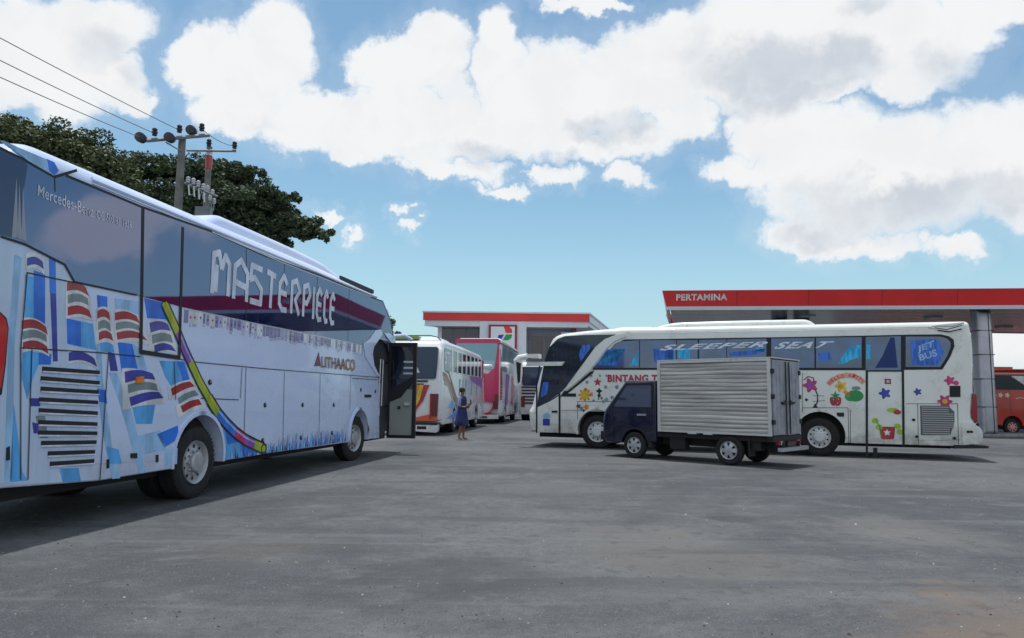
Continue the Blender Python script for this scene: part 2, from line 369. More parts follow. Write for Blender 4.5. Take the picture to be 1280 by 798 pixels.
def wheel(root, x, y, r, w, sd, steer=0.0, rim=RIM, rr=0.57, style='truck', dual=False, nholes=10):
    """wheel whose outer face looks along sd; y = outer face"""
    e = bpy.data.objects.new('wheel', None); C.objects.link(e); e.parent = root; e.location = (x, y - sd * w / 2, r); e.rotation_euler = (0, 0, steer); e.empty_display_size = .2
    T = lambda a, b, c: (a, sd * b, c)      # b: outward
    h = w / 2; rt = r * rr
    mb = MB(T); mb.lathe((0, 0, 0), [(-h, rt * .9), (-h, r * .86), (-h + .02, r * .955), (-h + .05, r), (h - .05, r), (h - .02, r * .965), (h - .004, r * .90), (h, r * .84), (h - .004, r * .72), (h - .012, rt * 1.02), (h - .03, rt * 1.0), (-h, rt * .9)], TYRE, 40)
    if style == 'truck':
        for k in range(48):   # tread shoulder blocks
            t = 2 * math.pi * k / 48; c, s_ = math.cos(t), math.sin(t)
            mb.add([((r + .004) * c - q * s_, b, (r + .004) * s_ + q * c) for b in (h - .055, h - .022) for q in (-.012, .012)] + [(r * .93 * c - q * s_, h - .012, r * .93 * s_ + q * c) for q in (-.012, .012)], [(0, 1, 3, 2), (2, 3, 5, 4)], TYRE)
    mb.build('tyre', e, angle=28)
    mb = MB(T)
    if style == 'truck':
        prof = [(h - .02, rt), (h + .004, rt * .985), (h - .012, rt * .93), (h - .06, rt * .86), (h - .045, rt * .60), (h - .03, rt * .48), (h + .02, rt * .46), (h + .035, rt * .40), (h + .04, rt * .2), (h + .042, 0.001)]
    else:
        prof = [(h - .02, rt), (h + .002, rt * .98), (h - .008, rt * .93), (h - .02, rt * .88), (h + .0, rt * .6), (h + .012, rt * .35), (h + .014, 0.001)]
    mb.lathe((0, 0, 0), prof, rim, 40, cap=False); rim_o = mb.build('rim', e)
    mb = MB(T)
    for k in range(nholes):
        t = 2 * math.pi * (k + .5) / nholes; c, s_ = math.cos(t), math.sin(t)
        if style == 'truck':
            R0 = rt * .73; a, b = rt * .095, rt * .075; oy = h - .050
            ring = [(R0 + a * math.cos(q), b * math.sin(q)) for q in [2 * math.pi * i / 10 for i in range(10)]]
            mb.add([(p * c - q * s_, oy + .004, p * s_ + q * c) for p, q in ring], [tuple(range(10))], HOLE)
        else:
            ring = [(rt * .50, -rt * .07), (rt * .50, rt * .07), (rt * .84, rt * .17), (rt * .84, -rt * .17)]
            mb.add([(p * c - q * s_, (h - .004 if p > rt * .6 else h + .0095), p * s_ + q * c) for p, q in ring], [(0, 1, 2, 3)], HOLE)
    mb.build('rim_opening', e)
    if style == 'truck':
        mb = MB(T)
        for k in range(10):
            t = 2 * math.pi * k / 10; mb.lathe((rt * .53 * math.cos(t), 0, rt * .53 * math.sin(t)), [(h - .04, .016), (h - .005, .016), (h + .004, .008)], SILVER, 6)
        mb.build('wheel_nut', e)
    if dual:
        mb = MB(T); mb.lathe((0, -w - .04, 0), [(-h, rt * .9), (-h, r * .86), (-h + .04, r), (h - .04, r), (h, r * .86), (h, rt * .9)], TYRE, 32); mb.build('inner_tyre', e)
    return e
def seam(mb, path, w=0.012, o=0.002, m=SEAM):
    strokes(mb, [path], w, o, m)

# ------------------------------------------------------------------ big coaches
BUSW = 2.5
def bus_root(name, O, ang, sd, label, cat='coach', group=None):
    n = Vector((-math.sin(ang), math.cos(ang)))
    c = Vector(O) - n * sd * BUSW / 2
    return empty(name, (c.x, c.y, 0), ang, label, cat, group)
def sideT(sd): return lambda a, b, c: (a, sd * (BUSW / 2 + b), c)

# ===== the near coach on the left =====
LO = (-4.3841, 10.2806); LA = 1.42077
lb = bus_root('coach', LO, LA, -1, 'huge pale blue coach at the left with mirrored windows and an open front door')
T = sideT(-1)
AX1, AX2 = 0.12, 6.45
outl = ([(-3.50, 0.60), (-3.2, 0.53), (-1.85, 0.455)] + arch(AX1 + .02, .55, .61, .46) + [(2.2, .47), (4.5, .45)] + arch(AX2 + .03, .57, .57, .44)
        + [(7.907, 0.422), (7.709, 1.898), (7.274, 2.190), (7.155, 2.431), (7.235, 2.607)] + [(7.42, 2.90)] + [(8.139, 2.891), (8.704, 2.751)] + [(9.05, 2.3), (9.12, .60), (9.35, .60)]
        + rnd_poly([(9.45, .8, .2), (9.38, 2.0, .4), (8.85, 3.0, .5), (8.05, 3.92, .55), (4, 3.99, .5), (-3.35, 3.97, .35), (-3.62, 3.2, .3), (-3.66, 1.7, .5), (-3.58, .62, .1)], 6))
def radL(x, z):
    if z > 3.7: return .20
    if x > 8.7: return .28
    if x < -3.4: return .12
    return .025
mb = MB(); pillow(mb, outl, radL, BUSW, W_LB); mb.build('body', lb)
mb = MB(); mb.box(-3.3, 9.2, -.95, .95, .35, 1.25, UNDER); mb.box(6.9, 9.16, -1.1, 1.1, .55, 2.95, INTER)
for q in (-1.0, 1.0): mb.box(-1.0, 1.0, q - .02, q + .02, .5, 1.25, UNDER)
mb.build('underbody', lb)
for q in (-1, 1):
    wheel(lb, AX1, q * 1.22, .50, .29, q, 0, rr=.60, dual=True)
    wheel(lb, AX2, q * 1.16, .50, .29, q, -0.16, rr=.60)
# wheel arch lips
mb = MB(T)
for (cx, cz, r, zb) in ((AX1 + .02, .55, .61, .46), (AX2 + .03, .57, .57, .44)):
    A = arch(cx, cz, r + .05, zb); B = arch(cx, cz, r - .004, zb)
    for i in range(len(A) - 1): mb.prism([A[i], A[i + 1], B[i + 1], B[i]], .0, .018, W_LB)
build_pieces(mb, 'wheel_arch_trim', lb)
# window band
gl = [(-3.640, 3.768), (-3.223, 3.735), (-2.853, 3.688), (-2.703, 3.751), (-1.463, 3.738), (0.080, 3.785), (1.713, 3.740), (3.997, 3.794), (7.042, 3.765), (7.807, 3.779), (8.414, 3.385), (8.790, 2.913), (8.073, 2.916), (7.418, 2.813), (6.445, 2.607), (4.110, 2.619), (1.555, 2.603), (-0.466, 2.614), (-1.428, 2.642), (-2.463, 2.641), (-2.618, 2.802), (-3.158, 2.909), (-3.445, 2.922), (-3.553, 2.921)]
mb = MB(T); mb.prism(gl, 0, .012, GLASS_L); mb.build('window_band', lb)
mb = MB(T)
seam(mb, [(-3.640, 3.768), (-3.223, 3.735), (-2.853, 3.688), (-2.551, 3.856)], .03, .0135, DARK)
seam(mb, [(-2.703, 3.751), (-1.463, 3.738), (0.080, 3.785), (1.713, 3.740), (3.997, 3.794), (7.042, 3.765), (7.807, 3.779), (8.414, 3.385), (8.790, 2.913)], .03, .0137, DARK)
seam(mb, [(-3.445, 2.922), (-3.158, 2.909), (-2.618, 2.802), (-2.463, 2.641), (-1.428, 2.642)], .02, .0139, DARK)
seam(mb, [(-2.853, 3.688), (-2.832, 3.535)], .012, .0141, DARK)
for p in ([(1.109, 3.751), (1.222, 2.607)], [(2.442, 3.754), (2.524, 2.603)], [(3.845, 3.776), (3.881, 2.623)], [(5.540, 3.779), (5.555, 2.629)]): seam(mb, p, .012, .0143, DARK)
seam(mb, [(0.122, 3.783), (2.290, 3.747), (6.929, 3.768)], .014, .0152, SILVER)
build_pieces(mb, 'window_seal', lb)
mb = MB(T); mb.prism([(-3.638, 3.753), (-3.242, 3.728), (-3.208, 3.690), (-3.242, 3.338), (-3.192, 2.946), (-3.447, 2.937), (-3.554, 2.929)], 0, .0145, mat('navy printed glass', (.006, .016, .085), .05, ior=1.8)); NV = mb.build('navy_corner_pane', lb)
mb = MB(T)
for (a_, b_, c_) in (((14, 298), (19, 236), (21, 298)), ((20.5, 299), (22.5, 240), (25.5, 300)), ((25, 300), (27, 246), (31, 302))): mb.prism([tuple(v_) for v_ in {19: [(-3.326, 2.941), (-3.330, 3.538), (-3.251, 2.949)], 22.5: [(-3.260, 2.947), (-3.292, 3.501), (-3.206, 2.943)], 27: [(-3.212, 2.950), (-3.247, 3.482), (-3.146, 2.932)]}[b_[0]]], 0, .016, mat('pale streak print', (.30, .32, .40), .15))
mb.build('streak_print', NV)
mb = MB(T)   # framed emergency opening
seam(mb, [(-1.424, 3.733), (-1.284, 1.957), (-0.488, 1.927), (-0.583, 3.688)], .055, .015, DARK); mb.build('emergency_window_frame', lb)
# roof gutter, fairing and air conditioner
mb = MB(T); mb.tube([(s, -.015, 3.83) for s in (-2.3, 0, 2, 4, 6, 7.4)], .03, W_LB, 8); mb.tube([(s, -.01, 3.775) for s in (-2.3, 0, 2, 4, 6, 7.6)], .012, DARK, 6); mb.build('roof_gutter', lb)
def roof_pod(root, x0, x1, z0, h, w, m, name='roof_air_conditioner', slope=.9):
    mb = MB(); pillow(mb, rnd_poly([(x0, z0 - .05), (x1, z0 - .05), (x1 - slope, z0 + h * .9, .4), ((x0 + x1) / 2, z0 + h, .6), (x0 + slope * .35, z0 + h * .95, .2)], 5), lambda x, z: .12 if z > z0 else .01, w, m); return mb.build(name, root)
roof_pod(lb, .1, 6.6, 3.96, .27, 2.0, W_LB, slope=1.8)
mb = MB(T); mb.prism([(-3.521, 3.842), (-2.944, 3.835), (-2.914, 3.751), (-2.865, 3.697), (-3.214, 3.746)], -.02, .016, C_PALE); mb.prism([(-2.976, 3.841), (-2.879, 3.839), (-2.806, 3.767), (-2.866, 3.706), (-2.933, 3.727)], -.02, .0175, C_BLUE); mb.build('roof_corner_graphic', lb)
mb = MB(T); mb.box(5.2, 7.3, -.09, -.05, 3.90, 3.99, INTER); mb.build('roof_vent_slot', lb)

# painted graphics on the rear half
mb = MB(T); O1, O2, O3, O4 = .0025, .004, .0055, .007
def pg(px, m, o): mb.prism(px, 0, o, m)
pg([(-3.514, 2.892), (-3.442, 2.892), (-3.176, 2.885), (-2.776, 2.824), (-2.556, 2.761), (-2.475, 2.644), (-2.461, 2.629), (-2.242, 2.609), (-2.027, 0.488), (-2.606, 0.517), (-3.279, 0.592)], W_BLUE, .0012)
pg([(-3.263, 2.787), (-3.174, 2.773), (-3.174, 1.916), (-3.068, 0.599), (-3.131, 0.576), (-3.159, 0.579), (-3.249, 1.911)], C_PALE, O1)
pg([(-3.118, 2.614), (-3.006, 2.600), (-2.963, 2.174), (-3.075, 2.186)], C_SKY, O1); pg([(-3.014, 2.673), (-2.866, 2.657), (-2.815, 2.149), (-2.963, 2.174)], C_BLUE, O2)
pg([(-2.831, 2.839), (-2.743, 2.822), (-2.603, 1.773), (-2.668, 1.769), (-2.761, 2.363)], C_NAVY, O1); pg([(-2.831, 2.839), (-2.743, 2.822), (-2.696, 2.473), (-2.784, 2.477)], C_BLUE, O2)
pg([(-3.071, 1.860), (-2.698, 1.843), (-2.708, 1.734), (-2.856, 1.728), (-2.921, 1.564), (-2.962, 1.372), (-3.065, 1.608)], C_SKY, O1); pg([(-2.868, 1.849), (-2.698, 1.843), (-2.697, 1.735), (-2.856, 1.728)], C_BLUE, O2)
pg([(-3.124, 1.333), (-2.949, 0.664), (-2.880, 0.571), (-3.094, 0.579)], C_SKY, O1)
pg([(-2.526, 2.238), (-2.313, 2.226), (-2.285, 1.947), (-2.487, 1.967)], C_BLUE, O1); pg([(-2.313, 2.226), (-2.127, 2.218), (-2.047, 1.927), (-2.285, 1.947)], C_SKY, O1)
pg([(-2.097, 2.549), (-1.928, 2.554), (-1.914, 2.416), (-2.069, 2.397)], C_BLUE, O1); pg([(-1.806, 2.552), (-1.361, 2.572), (-1.361, 2.424), (-1.777, 2.404)], C_PALE, O1)
pg([(-2.007, 2.039), (-1.780, 2.019), (-1.742, 1.919), (-1.969, 1.914)], C_SKY, O1); pg([(-1.851, 1.921), (-1.741, 1.909), (-1.665, 1.707), (-1.788, 1.702)], C_NAVY, O2)
pg([(-1.699, 2.044), (-1.442, 2.044), (-1.288, 1.701), (-1.594, 1.690)], C_BLUE, O1); pg([(-1.428, 2.045), (-1.273, 1.997), (-1.124, 1.747), (-1.290, 1.721)], C_PALE, O1)
pg([(-1.813, 1.683), (-1.677, 1.687), (-1.447, 1.370), (-1.150, 0.781), (-1.026, 0.468), (-1.149, 0.471), (-1.409, 0.988), (-1.618, 1.370)], C_PALE, O1)
pg([(-1.274, 2.624), (-0.853, 2.618), (-0.696, 2.416), (-1.188, 2.383)], C_BLUE, O1); pg([(-1.061, 2.387), (-0.695, 2.405), (-0.570, 2.215), (-0.910, 2.186)], C_PALE, O1)
pg([(-0.895, 1.868), (-0.338, 1.886), (-0.179, 1.608), (-0.608, 1.536), (-0.759, 1.678)], C_SKY, O1); pg([(-0.519, 1.877), (-0.375, 1.884), (-0.179, 1.608), (-0.326, 1.583)], C_BLUE, O2)
pg([(-1.366, 1.292), (-0.920, 1.308), (-0.961, 1.068), (-1.271, 1.078)], C_SKY, O1); pg([(-0.850, 0.933), (-0.416, 1.028), (-0.363, 0.857), (-0.683, 0.751)], C_BLUE, O1); pg([(-1.226, 0.931), (-0.789, 0.981), (-0.630, 0.727), (-1.081, 0.698)], C_PALE, O1)
pg([(-0.664, 0.729), (-0.386, 0.731), (-0.383, 0.521), (-0.641, 0.502)], C_PALE, O1)
pg([(-1.991, 1.496), (-1.846, 1.480), (-1.804, 1.324), (-1.938, 1.352)], C_BLUE, O1); pg([(-1.781, 0.840), (-1.559, 0.789), (-1.485, 0.616), (-1.694, 0.634)], C_SKY, O1); pg([(-2.466, 0.651), (-2.188, 0.633), (-2.136, 0.482), (-2.406, 0.503)], C_SKY, O1)
pg([(-2.844, 1.211), (-2.719, 1.208), (-2.653, 0.977), (-2.759, 0.983)], C_GREY, O1); pg([(-2.943, 1.388), (-2.811, 1.388), (-2.792, 1.307), (-2.915, 1.308)], C_NAVY, O2); pg([(-2.878, 1.148), (-2.795, 1.129), (-2.795, 1.033), (-2.847, 1.035)], C_NAVY, O2)
pg([(-2.091, 2.358), (-2.016, 2.385), (-1.915, 1.643), (-1.671, 0.815), (-1.497, 0.449), (-1.635, 0.455), (-1.851, 1.007), (-2.018, 1.640)], C_PALE, O1 - .0006)
# blue field under the rainbow ribbon
pg([(0.721, 1.011), (1.227, 0.810), (2.026, 0.548), (2.032, 0.488), (0.741, 0.470)], C_SKY, O1); pg([(0.746, 0.975), (1.126, 0.864), (1.235, 0.723), (0.864, 0.697)], C_BLUE, O2); pg([(1.240, 0.674), (2.024, 0.574), (2.058, 0.506), (1.356, 0.494)], C_BLUE, O2)
mb.build('livery_pattern', lb)
def wavy(mb, x0, y0, x1, h, m, o, drop=8, t=0.0):
    pass
# striped pennants: each a wavy band of red, grey or violet with a white margin
mb = MB(T)
def band(P0, P1, P2, P3, m, o):
    """curved band between left edge P0(bottom) P1(top) and right edge P2(top) P3(bottom), drooping to the right"""
    up = []; lo = []
    for i in range(9):
        t = i / 8; s = .035 * math.sin(math.pi * t)
        up.append((P1[0] + (P2[0] - P1[0]) * t, P1[1] + (P2[1] - P1[1]) * t ** 1.5 + s)); lo.append((P0[0] + (P3[0] - P0[0]) * t, P0[1] + (P3[1] - P0[1]) * t ** 1.5 + s))
    mb.prism(lo + up[::-1], 0, o, m)
B4 = lambda q, m, o=.0065: (band(*q, m, o))
for q in ([(-3.113, 2.663), (-3.129, 2.814), (-2.893, 2.818), (-2.876, 2.647)], [(-3.078, 1.836), (-3.113, 2.174), (-2.768, 2.112), (-2.727, 1.816)], [(-2.537, 2.228), (-2.578, 2.636), (-2.226, 2.575), (-2.130, 2.245)], [(-2.465, 1.754), (-2.480, 1.899), (-2.024, 1.820), (-2.000, 1.712)], [(-2.054, 1.990), (-2.095, 2.394), (-1.859, 2.404), (-1.764, 2.001)],
          [(-1.753, 2.030), (-1.806, 2.420), (-1.325, 2.368), (-1.123, 2.047)], [(-1.535, 1.247), (-1.599, 1.738), (-0.920, 1.632), (-0.706, 1.317)], [(-1.130, 1.966), (-1.186, 2.364), (-0.691, 2.363), (-0.527, 1.962)], [(-0.643, 1.368), (-0.694, 1.534), (-0.127, 1.653), (0.005, 1.501)], [(-0.427, 1.134), (-0.495, 1.284), (0.073, 1.412), (0.210, 1.242)]): B4(q, C_WHITE, .0058)
for q, m in (([(-3.107, 2.697), (-3.115, 2.776), (-2.910, 2.774), (-2.892, 2.702)], C_NAVY), ([(-3.102, 2.064), (-3.111, 2.151), (-2.801, 2.117), (-2.771, 2.037)], C_RED), ([(-3.081, 1.963), (-3.099, 2.041), (-2.792, 2.035), (-2.774, 1.962)], C_GREY), ([(-3.072, 1.868), (-3.079, 1.939), (-2.770, 1.921), (-2.740, 1.840)], C_RED),
          ([(-2.556, 2.527), (-2.565, 2.621), (-2.279, 2.604), (-2.220, 2.513)], C_RED), ([(-2.530, 2.393), (-2.540, 2.486), (-2.243, 2.492), (-2.222, 2.414)], C_GREY), ([(-2.517, 2.265), (-2.527, 2.359), (-2.205, 2.363), (-2.159, 2.278)], C_RED), ([(-2.457, 1.780), (-2.466, 1.874), (-2.076, 1.835), (-2.015, 1.739)], C_NAVY),
          ([(-2.070, 2.279), (-2.079, 2.368), (-1.883, 2.373), (-1.860, 2.282)], C_RED), ([(-2.045, 2.154), (-2.054, 2.244), (-1.857, 2.246), (-1.834, 2.155)], C_GREY), ([(-2.020, 2.038), (-2.029, 2.128), (-1.818, 2.128), (-1.782, 2.047)], C_RED),
          ([(-1.780, 2.291), (-1.789, 2.384), (-1.403, 2.390), (-1.334, 2.308)], C_RED), ([(-1.755, 2.180), (-1.763, 2.264), (-1.346, 2.277), (-1.310, 2.212)], C_GREY), ([(-1.716, 2.071), (-1.738, 2.154), (-1.291, 2.184), (-1.160, 2.105)], C_RED),
          ([(-1.525, 1.569), (-1.552, 1.701), (-1.024, 1.700), (-0.952, 1.621)], C_NAVY), ([(-1.455, 1.446), (-1.480, 1.551), (-0.931, 1.571), (-0.889, 1.480)], C_GREY), ([(-1.396, 1.293), (-1.436, 1.398), (-0.871, 1.470), (-0.764, 1.389)], C_NAVY),
          ([(-1.107, 2.210), (-1.151, 2.327), (-0.776, 2.355), (-0.698, 2.267)], C_NAVY), ([(-1.062, 2.072), (-1.088, 2.181), (-0.693, 2.215), (-0.631, 2.114)], C_GREY), ([(-1.003, 1.964), (-1.028, 2.054), (-0.662, 2.080), (-0.549, 2.003)], C_NAVY),
          ([(-0.579, 1.421), (-0.623, 1.514), (-0.199, 1.618), (-0.078, 1.555)], C_RED), ([(-0.409, 1.315), (-0.452, 1.389), (-0.073, 1.500), (0.031, 1.434)], C_GREY), ([(-0.324, 1.196), (-0.387, 1.282), (0.037, 1.378), (0.124, 1.300)], C_RED)): B4(q, m)
mb.build('pennant_pattern', lb)
# rainbow ribbon
mb = MB(T)
rb = [(-0.870, 2.616), (-0.716, 2.445), (-0.538, 2.250), (-0.373, 2.047), (-0.206, 1.870), (0.033, 1.613), (0.299, 1.378), (0.552, 1.168), (0.787, 1.021), (1.078, 0.866), (1.381, 0.740), (1.695, 0.646), (1.997, 0.563)]
rc = [C_LIME, C_LIME, C_PURP, C_PURP, C_LIME, C_LIME, C_LIME, C_BLUE, C_BLUE, C_PINK, C_PURP, C_LIME]
for i in range(len(rb) - 1):
    w = .135 if i < 6 else .16
    strokes(mb, [[rb[i], rb[i + 1]]], w * 1.25, .0092 + i * .0001, C_BLACK)
for i in range(len(rb) - 1):
    w = .135 if i < 6 else .16
    a, b = Vector(rb[i]), Vector(rb[i + 1]); e = (b - a).normalized() * .02
    strokes(mb, [[tuple(a - e), tuple(b + e)]], w * .86, .0112 + i * .0001, rc[i])
    q = Vector((-(b - a).y, (b - a).x)).normalized() * w * .2
    strokes(mb, [[tuple(a + q), tuple(b + q)]], w * .18, .0132 + i * .0001, C_PALE if rc[i] != C_LIME else C_YEL)
mb.prism(disc(rb[-1][0], rb[-1][1], .10, .09), .0, .0148, C_BLACK); mb.prism(disc(rb[-1][0] - .01, rb[-1][1], .06, .055), .0, .0158, C_LIME)
mb.build('rainbow_ribbon', lb)
# lavender frieze below the windows
random.seed(5); mb = MB(T)
a0 = -.42
while a0 < 6.55:
    w = random.uniform(.05, .13); zt = 2.585; m = random.choice([C_LAV, C_LAV2, C_LAV, C_WHITE]); h = random.uniform(.13, .19)
    mb.prism([(a0, zt - h), (a0 + w, zt - h), (a0 + w, zt), (a0, zt)], 0, .0028, m)
    if random.random() < .6: mb.prism([(a0 + .01, zt - h - .045), (a0 + w - .01, zt - h - .045), (a0 + w - .01, zt - h - .012), (a0 + .01, zt - h - .012)], 0, .0028, C_LAV2)
    if random.random() < .5: mb.prism(star(a0 + w / 2, zt - h / 2, .03, 4), 0, .004, C_PINK if random.random() < .3 else C_NAVY)
    a0 += w + random.uniform(.008, .03)
strokes(mb, [[(-.42, 2.60), (6.6, 2.60)]], .012, .0045, C_WHITE)
mb.build('frieze_pattern', lb)
# painted grass blades along the skirt
mb = MB(T); s = .95
while s < 5.75:
    h = random.uniform(.06, .26) * (1.15 if s > 2.5 else .7); w = random.uniform(.015, .035); d = random.uniform(-.05, .05); z0 = .475
    mb.prism([(s, z0), (s + w, z0), (s + w / 2 + d, z0 + h)], 0, .0026 + random.random() * .004, random.choice([C_SKY, C_BLUE, C_NAVY, C_BLACK, C_SKY, C_PALE])); s += random.uniform(.008, .03)
mb.build('grass_pattern', lb)
# panel gaps, hatches, catches
mb = MB(T)
for p in ([(-2.970, 0.589), (-3.102, 1.874), (-3.100, 2.633), (-2.462, 2.633)], [(-3.103, 1.882), (-1.993, 1.903), (-1.278, 1.898)], [(-0.540, 1.913), (-0.150, 1.890), (1.896, 1.878), (7.680, 1.897)], [(-2.963, 1.875), (-2.881, 0.579)], [(-1.849, 1.903), (-1.846, 0.450)], [(-0.589, 1.873), (-0.503, 1.368)], [(0.075, 1.389), (1.124, 1.365)],
          [(1.172, 1.861), (1.170, 1.390)], [(1.295, 1.867), (1.356, 0.494)], [(2.628, 1.852), (2.699, 0.489)], [(4.183, 1.860), (4.241, 0.460)], [(5.816, 1.879), (5.837, 1.150)], [(5.916, 1.829), (7.626, 1.837)], [(-3.347, 1.789), (-3.233, 0.587)]): seam(mb, p, .013, .0098)
build_pieces(mb, 'panel_gap', lb)
mb = MB(T)
for p in [(0.296, 1.618), (1.982, 1.278), (3.436, 1.266), (4.930, 1.253), (3.426, 0.665), (4.900, 0.685), (6.490, 1.582), (7.477, 1.556), (1.957, 0.696)]:
    mb.prism(disc(p[0], p[1], .045, .04, 12), 0, .012, DARK); mb.prism(disc(p[0] + .01, p[1] + .01, .02, .018, 8), 0, .018, SILVER)
build_pieces(mb, 'hatch_catch', lb)
mb = MB(T)
for (a, b) in (((163, 567), (170, 574)), ((194, 570), (196.5, 580)), ((456, 493), (463, 497)), ((133, 575), (135.5, 586)), ((7, 560), (10.5, 576))):
    pass
mb.prism([(-1.333, 0.669), (-1.221, 0.660), (-1.228, 0.723), (-1.339, 0.727)], 0, .014, DARK); mb.prism([(-0.839, 0.580), (-0.798, 0.577), (-0.808, 0.673), (-0.848, 0.671)], 0, .014, DARK); mb.prism([(6.742, 1.411), (7.178, 1.412), (7.171, 1.478), (6.736, 1.475)], 0, .014, DARK)
mb.prism([(-1.742, 0.584), (-1.709, 0.590), (-1.719, 0.691), (-1.752, 0.684)], 0, .014, DARK); mb.prism([(-3.162, 0.791), (-3.125, 0.795), (-3.139, 0.926), (-3.170, 0.913)], 0, .014, DARK)
build_pieces(mb, 'vent_slot', lb)
mb = MB(T); mb.prism([(-1.342, 1.568), (-1.208, 1.580), (-1.216, 1.659), (-1.350, 1.645)], 0, .03, C_ORG); build_pieces(mb, 'side_marker_lamp', lb)
# engine grille: individual louvre slots
gp = [[(-2.805, 1.689), (-1.971, 1.677)], [(-2.816, 1.591), (-1.959, 1.560)], [(-2.805, 1.485), (-1.967, 1.456)], [(-2.814, 1.376), (-1.962, 1.339)], [(-2.809, 1.267), (-1.956, 1.218)], [(-2.801, 1.146), (-1.950, 1.096)], [(-2.791, 1.041), (-1.940, 0.993)], [(-2.743, 0.933), (-1.943, 0.895)], [(-2.642, 0.821), (-1.957, 0.789)], [(-2.604, 0.712), (-1.960, 0.688)]]
mb = MB(T)
for a, b in gp:
    mb.prism([(a[0], a[1] - .028), (b[0], b[1] - .024), (b[0], b[1] + .022), (a[0], a[1] + .022)], 0, .0085, DARK)
    mb.prism([(a[0], a[1] - .040), (b[0], b[1] - .034), (b[0], b[1] - .020), (a[0], a[1] - .022)], 0, .022, C_LETTER)
build_pieces(mb, 'engine_grille', lb)
# tail lamp wrapping the rear corner
mb = MB(T); mb.prism([(-3.488, 2.118), (-3.400, 2.220), (-3.302, 2.154), (-3.269, 2.064), (-3.266, 1.717), (-3.283, 1.426), (-3.359, 1.373), (-3.445, 1.521)], -.06, .012, DARK); mb.prism([(-3.487, 2.104), (-3.398, 2.197), (-3.319, 2.137), (-3.287, 2.055), (-3.287, 1.739), (-3.306, 1.479), (-3.410, 1.522)], -.06, .02, mat('tail lamp red', (.55, .02, .015), .15, coat=.6)); mb.build('tail_lamp', lb)
mb = MB(); mb.box(-3.72, -3.66, -1.02, 1.02, 2.4, 3.45, GLASS_REAR); mb.build('rear_window', lb)
mb = MB(); mb.box(-3.74, -3.60, -1.12, 1.12, .62, .9, W_LB); mb.build('rear_bumper', lb)
# reflected-look lettering
mb = MB(T)
def fitq(q): return [q[0], q[1], q[2], q[3]]
text_on(mb, 'Mercedes-Benz', [(-3.060, 3.429), (-2.260, 3.399), (-2.272, 3.524), (-3.062, 3.545)], .0165, C_LETTER, bold=.004)
text_on(mb, 'OC 500 RF 1836', [(-2.209, 3.403), (-1.611, 3.427), (-1.619, 3.509), (-2.219, 3.502)], .0165, C_LETTER, bold=.004)
mb.build('maker_lettering', lb)
mb = MB(T)    # runic block capitals, one outline each
def rune(x0, x1, z0, z1, lines, w, o): strokes(mb, [[(x0 + (x1 - x0) * a, z0 + (z1 - z0) * b) for a, b in ln] for ln in lines], w, o, C_LETTER)
RUNES = [  # pixel box corners on the glass: bottom-left, top-right pair, and strokes in a unit box
 ([(0.211, 2.884), (0.627, 3.553)], [[(.0, .0), (.0, .92), (.32, 1), (.52, .62)], [(.52, .62), (.72, .98), (1, .8), (1, .02)], [(.22, .05), (.22, .70)]]),
 ([(0.807, 2.895), (1.179, 3.546)], [[(0, 0), (0, .82), (.45, 1), (1, .72), (1, 0)], [(.1, .42), (.95, .36)]]),
 ([(1.297, 2.858), (1.653, 3.515)], [[(1, .95), (.05, .98), (0, .62), (.35, .68), (.98, .42), (.95, .05), (.0, .06)]]),
 ([(1.826, 2.871), (2.134, 3.516)], [[(.0, .96), (1, .90)], [(.55, .9), (.5, 0)]]),
 ([(2.287, 2.858), (2.591, 3.508)], [[(.95, .78), (.5, 1), (.05, .75), (.05, .2), (.4, .04), (.95, .05)], [(.15, .52), (.9, .50)]]),
 ([(2.750, 2.854), (3.081, 3.514)], [[(.08, 0), (.08, .9), (.6, 1), (1, .72), (.5, .42), (1, 0)]]),
 ([(3.245, 2.880), (3.537, 3.509)], [[(.1, 0), (.1, .9), (.7, 1), (1, .70), (.55, .42), (.15, .44)]]),
 ([(3.671, 2.880), (3.759, 3.496)], [[(.5, 0), (.5, 1)]]),
 ([(3.857, 2.869), (4.103, 3.499)], [[(.95, .80), (.5, 1), (.08, .75), (.08, .2), (.4, .02), (.95, .06)], [(.15, .52), (.9, .50)]]),
 ([(4.224, 2.859), (4.403, 3.494)], [[(.95, .80), (.5, 1), (.08, .75), (.08, .2), (.4, .02), (.95, .06)]]),
 ([(4.526, 2.857), (4.758, 3.495)], [[(.95, .80), (.5, 1), (.08, .75), (.08, .2), (.4, .02), (.95, .06)], [(.15, .52), (.9, .50)]])]
for i, (bx, ln) in enumerate(RUNES): rune(bx[0][0] - .01, bx[1][0] + .005, 2.90, 3.52, ln, .098, .0168)
mb.build('window_lettering', lb)
mb = MB(T)
mb.prism([(3.884, 2.009), (4.179, 2.022), (4.066, 2.278)], 0, .0122, C_BROWN)
text_on(mb, 'LITHAACO', [(4.209, 1.992), (6.048, 1.987), (6.025, 2.236), (4.188, 2.206)], .0142, C_GOLD, bold=.02)
text_on(mb, 'LITHAACO', [(4.220, 2.002), (6.062, 1.998), (6.038, 2.245), (4.199, 2.215)], .0152, C_BROWN, bold=.004)
mb.build('operator_lettering', lb)
